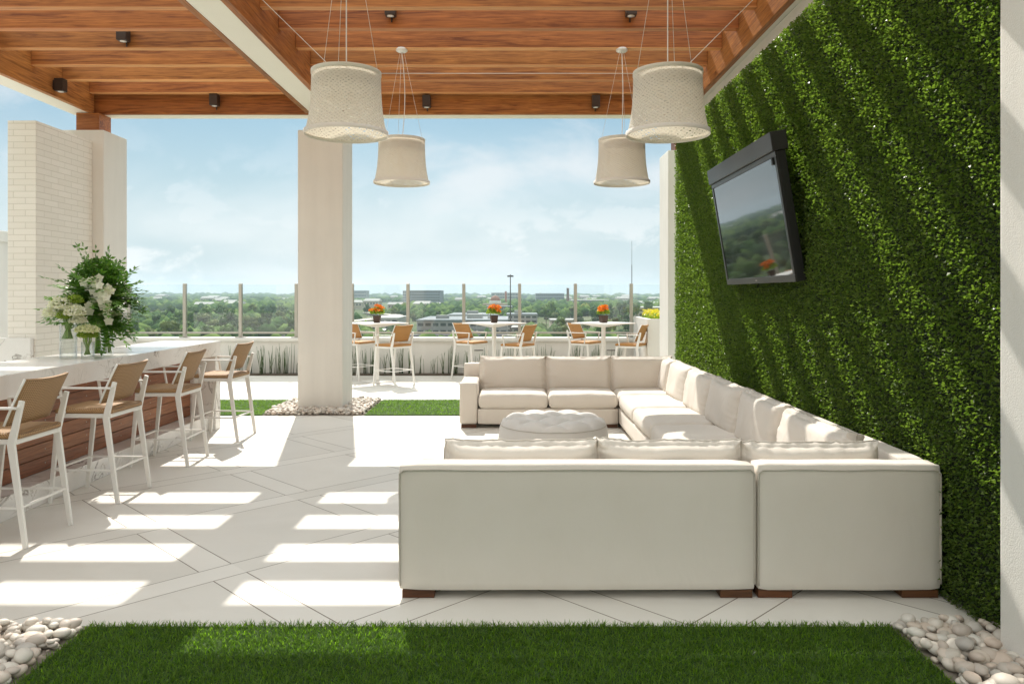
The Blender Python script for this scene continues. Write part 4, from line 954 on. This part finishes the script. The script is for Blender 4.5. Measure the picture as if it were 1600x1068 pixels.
# distant woods read as one mass
Vs, Fs, k = [], [], 0; proto_b = [blob(rg, 1) for _ in range(8)]
d_ = 330
while d_ < 6300:
    size = max(6.5, d_ * .0085); half = 1.02 if d_ > 700 else .95; step = size * 1.25; n_ = int((half + .75) * d_ / step)
    for i in range(n_):
        x_ = (-half + (half + .75) * rg.uniform(0, 1)) * d_; y_ = d_ + rg.uniform(-.5, .5) * size * 3
        if y_ < 1040 and -.62 * y_ < x_ < .27 * y_ and rg.uniform() < (.55 if y_ < 800 else .2): continue
        if any(a - 4 < x_ < b_ + 4 and c - 6 < y_ < dd_ + 4 for a, b_, c, dd_ in clear): continue
        if mnoise.noise(Vector((x_ / 210, y_ / 330, 3.3))) > .15: continue
        V_, F_ = proto_b[rg.integers(0, 8)]; s_ = size * rg.uniform(.6, 1.25); a_ = rg.uniform(0, 6.28); ca, sa = math.cos(a_), math.sin(a_)
        Vr = np.stack([V_[:, 0] * ca - V_[:, 1] * sa, V_[:, 0] * sa + V_[:, 1] * ca, V_[:, 2] * min(1, 7 / size + .25)], 1) * s_
        Vs.append(Vr + [x_, y_, ground_z(x_, y_) + min(6, size * .5)]); Fs.append(F_ + k); k += len(V_)
    d_ += max(9, size * (2.2 + d_ / 1500))
m, t, bb_, o_ = newmat('distant foliage'); g = t.new('ShaderNodeNewGeometry'); c = t.coord()
f = t.math('ADD', t.math('MULTIPLY', g.outputs['Random Per Island'], .6), t.math('MULTIPLY', t.noise(c, .06, 4), .5))
setb(t, bb_, t.ramp(f, [(.2, (.018, .045, .014)), (.5, (.045, .095, .022)), (.8, (.12, .18, .045))]), .95, None, .05); M['woods'] = m
tag(fast('distant_woods', np.concatenate(Vs), np.concatenate(Fs), 'woods'), 'dense distant woodland spreading to the horizon', 'woodland', kind='stuff')

# buildings
def flatm(name, c, r=.85, v=.1): M[name] = simple(name, c, r, v, .15); return name
flatm('bluegrey roof', (.20, .225, .25)); flatm('pale roof', (.36, .36, .35)); flatm('grey cladding', (.30, .30, .30)); flatm('warm concrete', (.48, .44, .38)); flatm('dark window', (.045, .055, .065), .15); flatm('brick red', (.28, .13, .09)); flatm('asphalt', (.075, .075, .08)); flatm('white roof', (.52, .52, .50)); flatm('tan wall', (.42, .36, .29))
def building(x0, x1, y0, y1, h, label, wall='grey cladding', roof='bluegrey roof', storeys=3, parapet=.8, extras=None, gz=None):
    g = (min(ground_z(x0, y0), ground_z(x1, y1), ground_z((x0 + x1) / 2, y0)) - 1) if gz is None else gz; top = g + h
    th = thing('building', label, 'building', ((x0 + x1) / 2, (y0 + y1) / 2, g))
    MB().box(x0, x1, y0, y1, g, top).build('wall', wall, th)
    MB().box(x0 - .4, x1 + .4, y0 - .4, y1 + .4, top + .01, top + parapet).build('roof', roof, th)
    fh = (h - 1) / storeys
    for s_ in range(storeys):
        b = MB(); z0 = g + 1.0 + s_ * fh + fh * .30; n_ = max(3, int((x1 - x0) / 4.5)); ww = (x1 - x0) / n_
        for i in range(n_): b.box(x0 + ww * (i + .14), x0 + ww * (i + .86), y0 - .08, y0 - .002, z0, z0 + fh * .42)
        b.build('window_row', 'dark window', th)
    for e in (extras or []): MB().box(*e[:4], top + parapet + .01, top + parapet + e[4]).build('roof_unit', e[5], th)
    return th
building(-60, -3, 480, 560, 14.5, 'long low blue grey building just below the terrace between the left and middle tables', storeys=3, extras=[(-50, -42, 500, 510, 2.2, 'grey cladding'), (-30, -20, 505, 520, 2.8, 'pale roof'), (-16, -12, 500, 506, 1.6, 'pale roof')])
building(-55, -12, 650, 730, 13, 'wide dark roofed block behind the long blue grey building', 'warm concrete', 'bluegrey roof', 2, extras=[(-40, -30, 670, 680, 3, 'grey cladding')])
building(-118, -96, 640, 700, 11, 'pale box shaped building beside the elevated road', 'pale roof', 'white roof', 2)
building(-90, -72, 500, 524, 7, 'small white roofed shed near the elevated road', 'pale roof', 'white roof', 1)
building(-4, 20, 600, 640, 15, 'grey block with roof units right of the middle high table', 'grey cladding', 'bluegrey roof', 4, extras=[(2, 8, 610, 620, 2.5, 'pale roof')])
building(-200, -140, 1480, 1560, 38, 'tall blue grey slab block on the horizon left of centre', 'bluegrey roof', 'grey cladding', 7, gz=-29)
building(34, 62, 660, 700, 8, 'low tan building among the trees near the right table', 'tan wall', 'pale roof', 2)
building(120, 190, 1500, 1600, 20, 'long pale roofed warehouse beyond the trees at right', 'grey cladding', 'white roof', 2)
building(250, 330, 1400, 1500, 15, 'wide white roofed warehouse in the distance at far right', 'pale roof', 'white roof', 1)
building(60, 130, 1900, 1960, 32, 'broad blue grey mill building near the brick chimney', 'bluegrey roof', 'grey cladding', 4)
building(-920, -880, 1750, 1790, 30, 'small pale building on the wooded ridge at far left', 'pale roof', 'white roof', 3)
building(-620, -480, 2500, 2560, 42, 'long dull block low on the left horizon', 'grey cladding', 'bluegrey roof', 4)
building(-330, -290, 2300, 2340, 42, 'square grey block on the horizon just left of the middle column', 'grey cladding', 'pale roof', 5)
building(-60, 20, 2200, 2260, 36, 'low pale block on the horizon at the centre', 'pale roof', 'white roof', 4)
building(-30, 0, 900, 940, 14, 'dark flat roofed building in front of the domed hall', 'grey cladding', 'bluegrey roof', 3)
building(150, 200, 900, 960, 12, 'long low roof among trees behind the right table', 'tan wall', 'white roof', 2)
# small buildings scattered through the far woods
hp = None
for i in range(46):
    y_ = 1050 + 2600 * random.random() ** 1.2; x_ = random.uniform(-.55, .26) * y_
    if any(a - 20 < x_ < b_ + 20 and c - 20 < y_ < d_ + 20 for a, b_, c, d_ in clear): continue
    if hp is None:
        hp = o = thing('building', 'small pale roofed building among the distant trees', 'building', (0, 0, 0), 'small buildings among the distant trees')
        MB().box(-11, 11, -7, 7, 0, 9).build('wall', 'tan wall', o); b = MB(); b.add([(-11.6, -7.6, 9.01), (11.6, -7.6, 9.01), (11.6, 7.6, 9.01), (-11.6, 7.6, 9.01), (-10, 0, 12), (10, 0, 12)], [(0, 1, 5, 4), (2, 3, 4, 5), (1, 2, 5), (3, 0, 4), (3, 2, 1, 0)]); b.build('roof', random.choice(('pale roof', 'white roof')), o)
        for j in range(5): MB().box(-9.4 + j * 4, -7.2 + j * 4, -7.06, -7.005, 5, 7).build('window', 'dark window', o)
    else: o = copy_tree(hp)
    k = random.uniform(.6, 1.3) * (1 + y_ / 3500); o.location = (x_, y_, ground_z(x_, y_) + 1.5); o.scale = (k, k, random.uniform(.8, 1.2) * (1 + y_ / 4000)); o.rotation_euler = (0, 0, random.uniform(-.5, .5))
# domed hall
g = ground_z(-22, 1000) - 1; th = thing('domed_hall', 'small hall with a dark red dome and white drum in the middle distance', 'building', (-22, 1000, g))
MB().box(-38, -6, 985, 1015, g, g + 16).build('wall', 'tan wall', th); MB().lathe([(7.5, 0), (7.5, 3.5), (6.6, 3.7)], (-22, 1000, g + 16.01), 32).build('drum', 'white roof', th)
MB().lathe([(6.6 * math.cos(i / 10 * math.pi / 2) + .001, 6.5 * math.sin(i / 10 * math.pi / 2)) for i in range(11)], (-22, 1000, g + 19.7), 32).build('dome', 'brick red', th)
MB().lathe([(.8, 0), (.8, 1.4), (.1, 2.4)], (-22, 1000, g + 26.2), 12).build('lantern', 'white roof', th)
# chimney, floodlight mast, radio mast
g = ground_z(110, 1500) - 1; th = thing('chimney', 'slim dark brick chimney on the right of the skyline', 'chimney', (110, 1500, g)); MB().lathe([(3.4, 0), (2.4, 42), (2.7, 42.2), (2.7, 44), (.01, 44)], (110, 1500, g), 20).build('shaft', 'brick red', th)
g = ground_z(-11, 1350) - 1; th = thing('chimney', 'short dark chimney beyond the domed hall near the centre', 'chimney', (-11, 1350, g)); MB().lathe([(2.2, 0), (1.7, 36), (.01, 36)], (-11, 1350, g), 16).build('shaft', 'brick red', th)
g = ground_z(0, 500) - 1; th = thing('floodlight_mast', 'tall dark floodlight mast with a ring of lamps right of the middle table', 'mast', (-1, 470, g))
MB().lathe([(.45, 0), (.28, 43.4), (.01, 43.5)], (-1, 470, g), 12).build('pole', 'bronze', th)
MB().lathe([(1.35, 0), (1.5, 0), (1.5, .25), (1.35, .25), (1.35, 0)], (-1, 470, g + 42.6), 20).build('ring', 'bronze', th)
for k in range(6):
    a_ = k * math.pi / 3; cx_, cy_ = -1 + 1.5 * math.cos(a_), 470 + 1.5 * math.sin(a_); MB().box(cx_ - .4, cx_ + .4, cy_ - .4, cy_ + .4, g + 41.9, g + 42.8).build('flood_lamp', 'bronze', th)
g = ground_z(236, 1500) - 1; th = thing('radio_mast', 'very tall thin radio mast above the right end of the glass railing', 'mast', (236, 1500, g)); MB().lathe([(1.0, 0), (.8, 90), (.45, 90.1), (.3, 136), (.01, 137)], (236, 1500, g), 8).build('pole', 'bronze', th)
# elevated road sweeping right
def road(name, pts, wd, z, mat, label=None):
    vs = []; fs = []
    for i, p in enumerate(pts):
        p = Vector(p); q = Vector(pts[min(i + 1, len(pts) - 1)]) - Vector(pts[max(0, i - 1)]); n_ = Vector((-q.y, q.x)).normalized() * wd / 2
        for dz in (0, -1.2): vs += [(p.x - n_.x, p.y - n_.y, z[i] + dz), (p.x + n_.x, p.y + n_.y, z[i] + dz)]
    for i in range(len(pts) - 1):
        a_ = i * 4; fs += [(a_, a_ + 1, a_ + 5, a_ + 4), (a_ + 2, a_ + 6, a_ + 7, a_ + 3), (a_, a_ + 4, a_ + 6, a_ + 2), (a_ + 1, a_ + 3, a_ + 7, a_ + 5)]
    return struct(name, MB().add(vs, fs), mat)
road('elevated_road', [(-150, 540), (-125, 600), (-112, 680), (-118, 780), (-150, 900), (-210, 1100)], 13, [-20, -19, -18.5, -19, -21, -24], 'warm concrete')
road('street', [(-140, 470), (-80, 470), (-62, 472)], 22, [-23.2, -23.2, -23.2], 'asphalt')
road('street', [(4, 560), (10, 700), (4, 900), (-10, 1200)], 10, [-22.5, -22, -22, -22], 'pale roof')
road('street', [(-62, 470), (0, 472), (60, 500)], 12, [-23.2, -23.4, -23.4], 'asphalt')
# parked cars on the street
cb = None
for i in range(9):
    x_ = -134 + i * 7.5 + random.uniform(-1, 1); y_ = 466 + random.choice((0, 7)); 
    if cb is None:
        cb = th = thing('parked_car', 'tiny pale car on the street far below the left table', 'car', (0, 0, 0), 'cars on the street below')
        bb = MB(); bb.add([(-2.2, -.9, .3), (2.2, -.9, .3), (2.2, .9, .3), (-2.2, .9, .3), (-2.2, -.9, .9), (2.2, -.9, .85), (2.2, .9, .85), (-2.2, .9, .9)], [(3, 2, 1, 0), (4, 5, 6, 7), (0, 1, 5, 4), (1, 2, 6, 5), (2, 3, 7, 6), (3, 0, 4, 7)]); bb.build('body', 'white roof', th, bevel=.12)
        bb = MB(); bb.add([(-1.7, -.8, .9), (1.1, -.8, .9), (1.1, .8, .9), (-1.7, .8, .9), (-1.2, -.65, 1.4), (.4, -.65, 1.4), (.4, .65, 1.4), (-1.2, .65, 1.4)], [(4, 5, 6, 7), (0, 1, 5, 4), (1, 2, 6, 5), (2, 3, 7, 6), (3, 0, 4, 7)]); bb.build('cabin', 'dark window', th)
    else: th = copy_tree(cb)
    th.location = (x_, y_, -23.15); th.rotation_euler = (0, 0, random.uniform(-.1, .1))

# air: even haze over the whole landscape
m = bpy.data.materials.new('pale air haze'); m.use_nodes = True; t = NT(m.node_tree); t.n.clear(); o_ = t.new('ShaderNodeOutputMaterial'); pv_ = t.new('ShaderNodeVolumePrincipled')
pv_.inputs['Color'].default_value = (.72, .86, 1, 1); pv_.inputs['Density'].default_value = HAZE; pv_.inputs['Anisotropy'].default_value = .2
t.l.new(pv_.outputs[0], o_.inputs['Volume']); M['haze'] = m
hb_ = MB().box(-11800, 11800, -11800, 11800, -110, 125).build('haze', 'haze'); tag(hb_, kind='stuff')
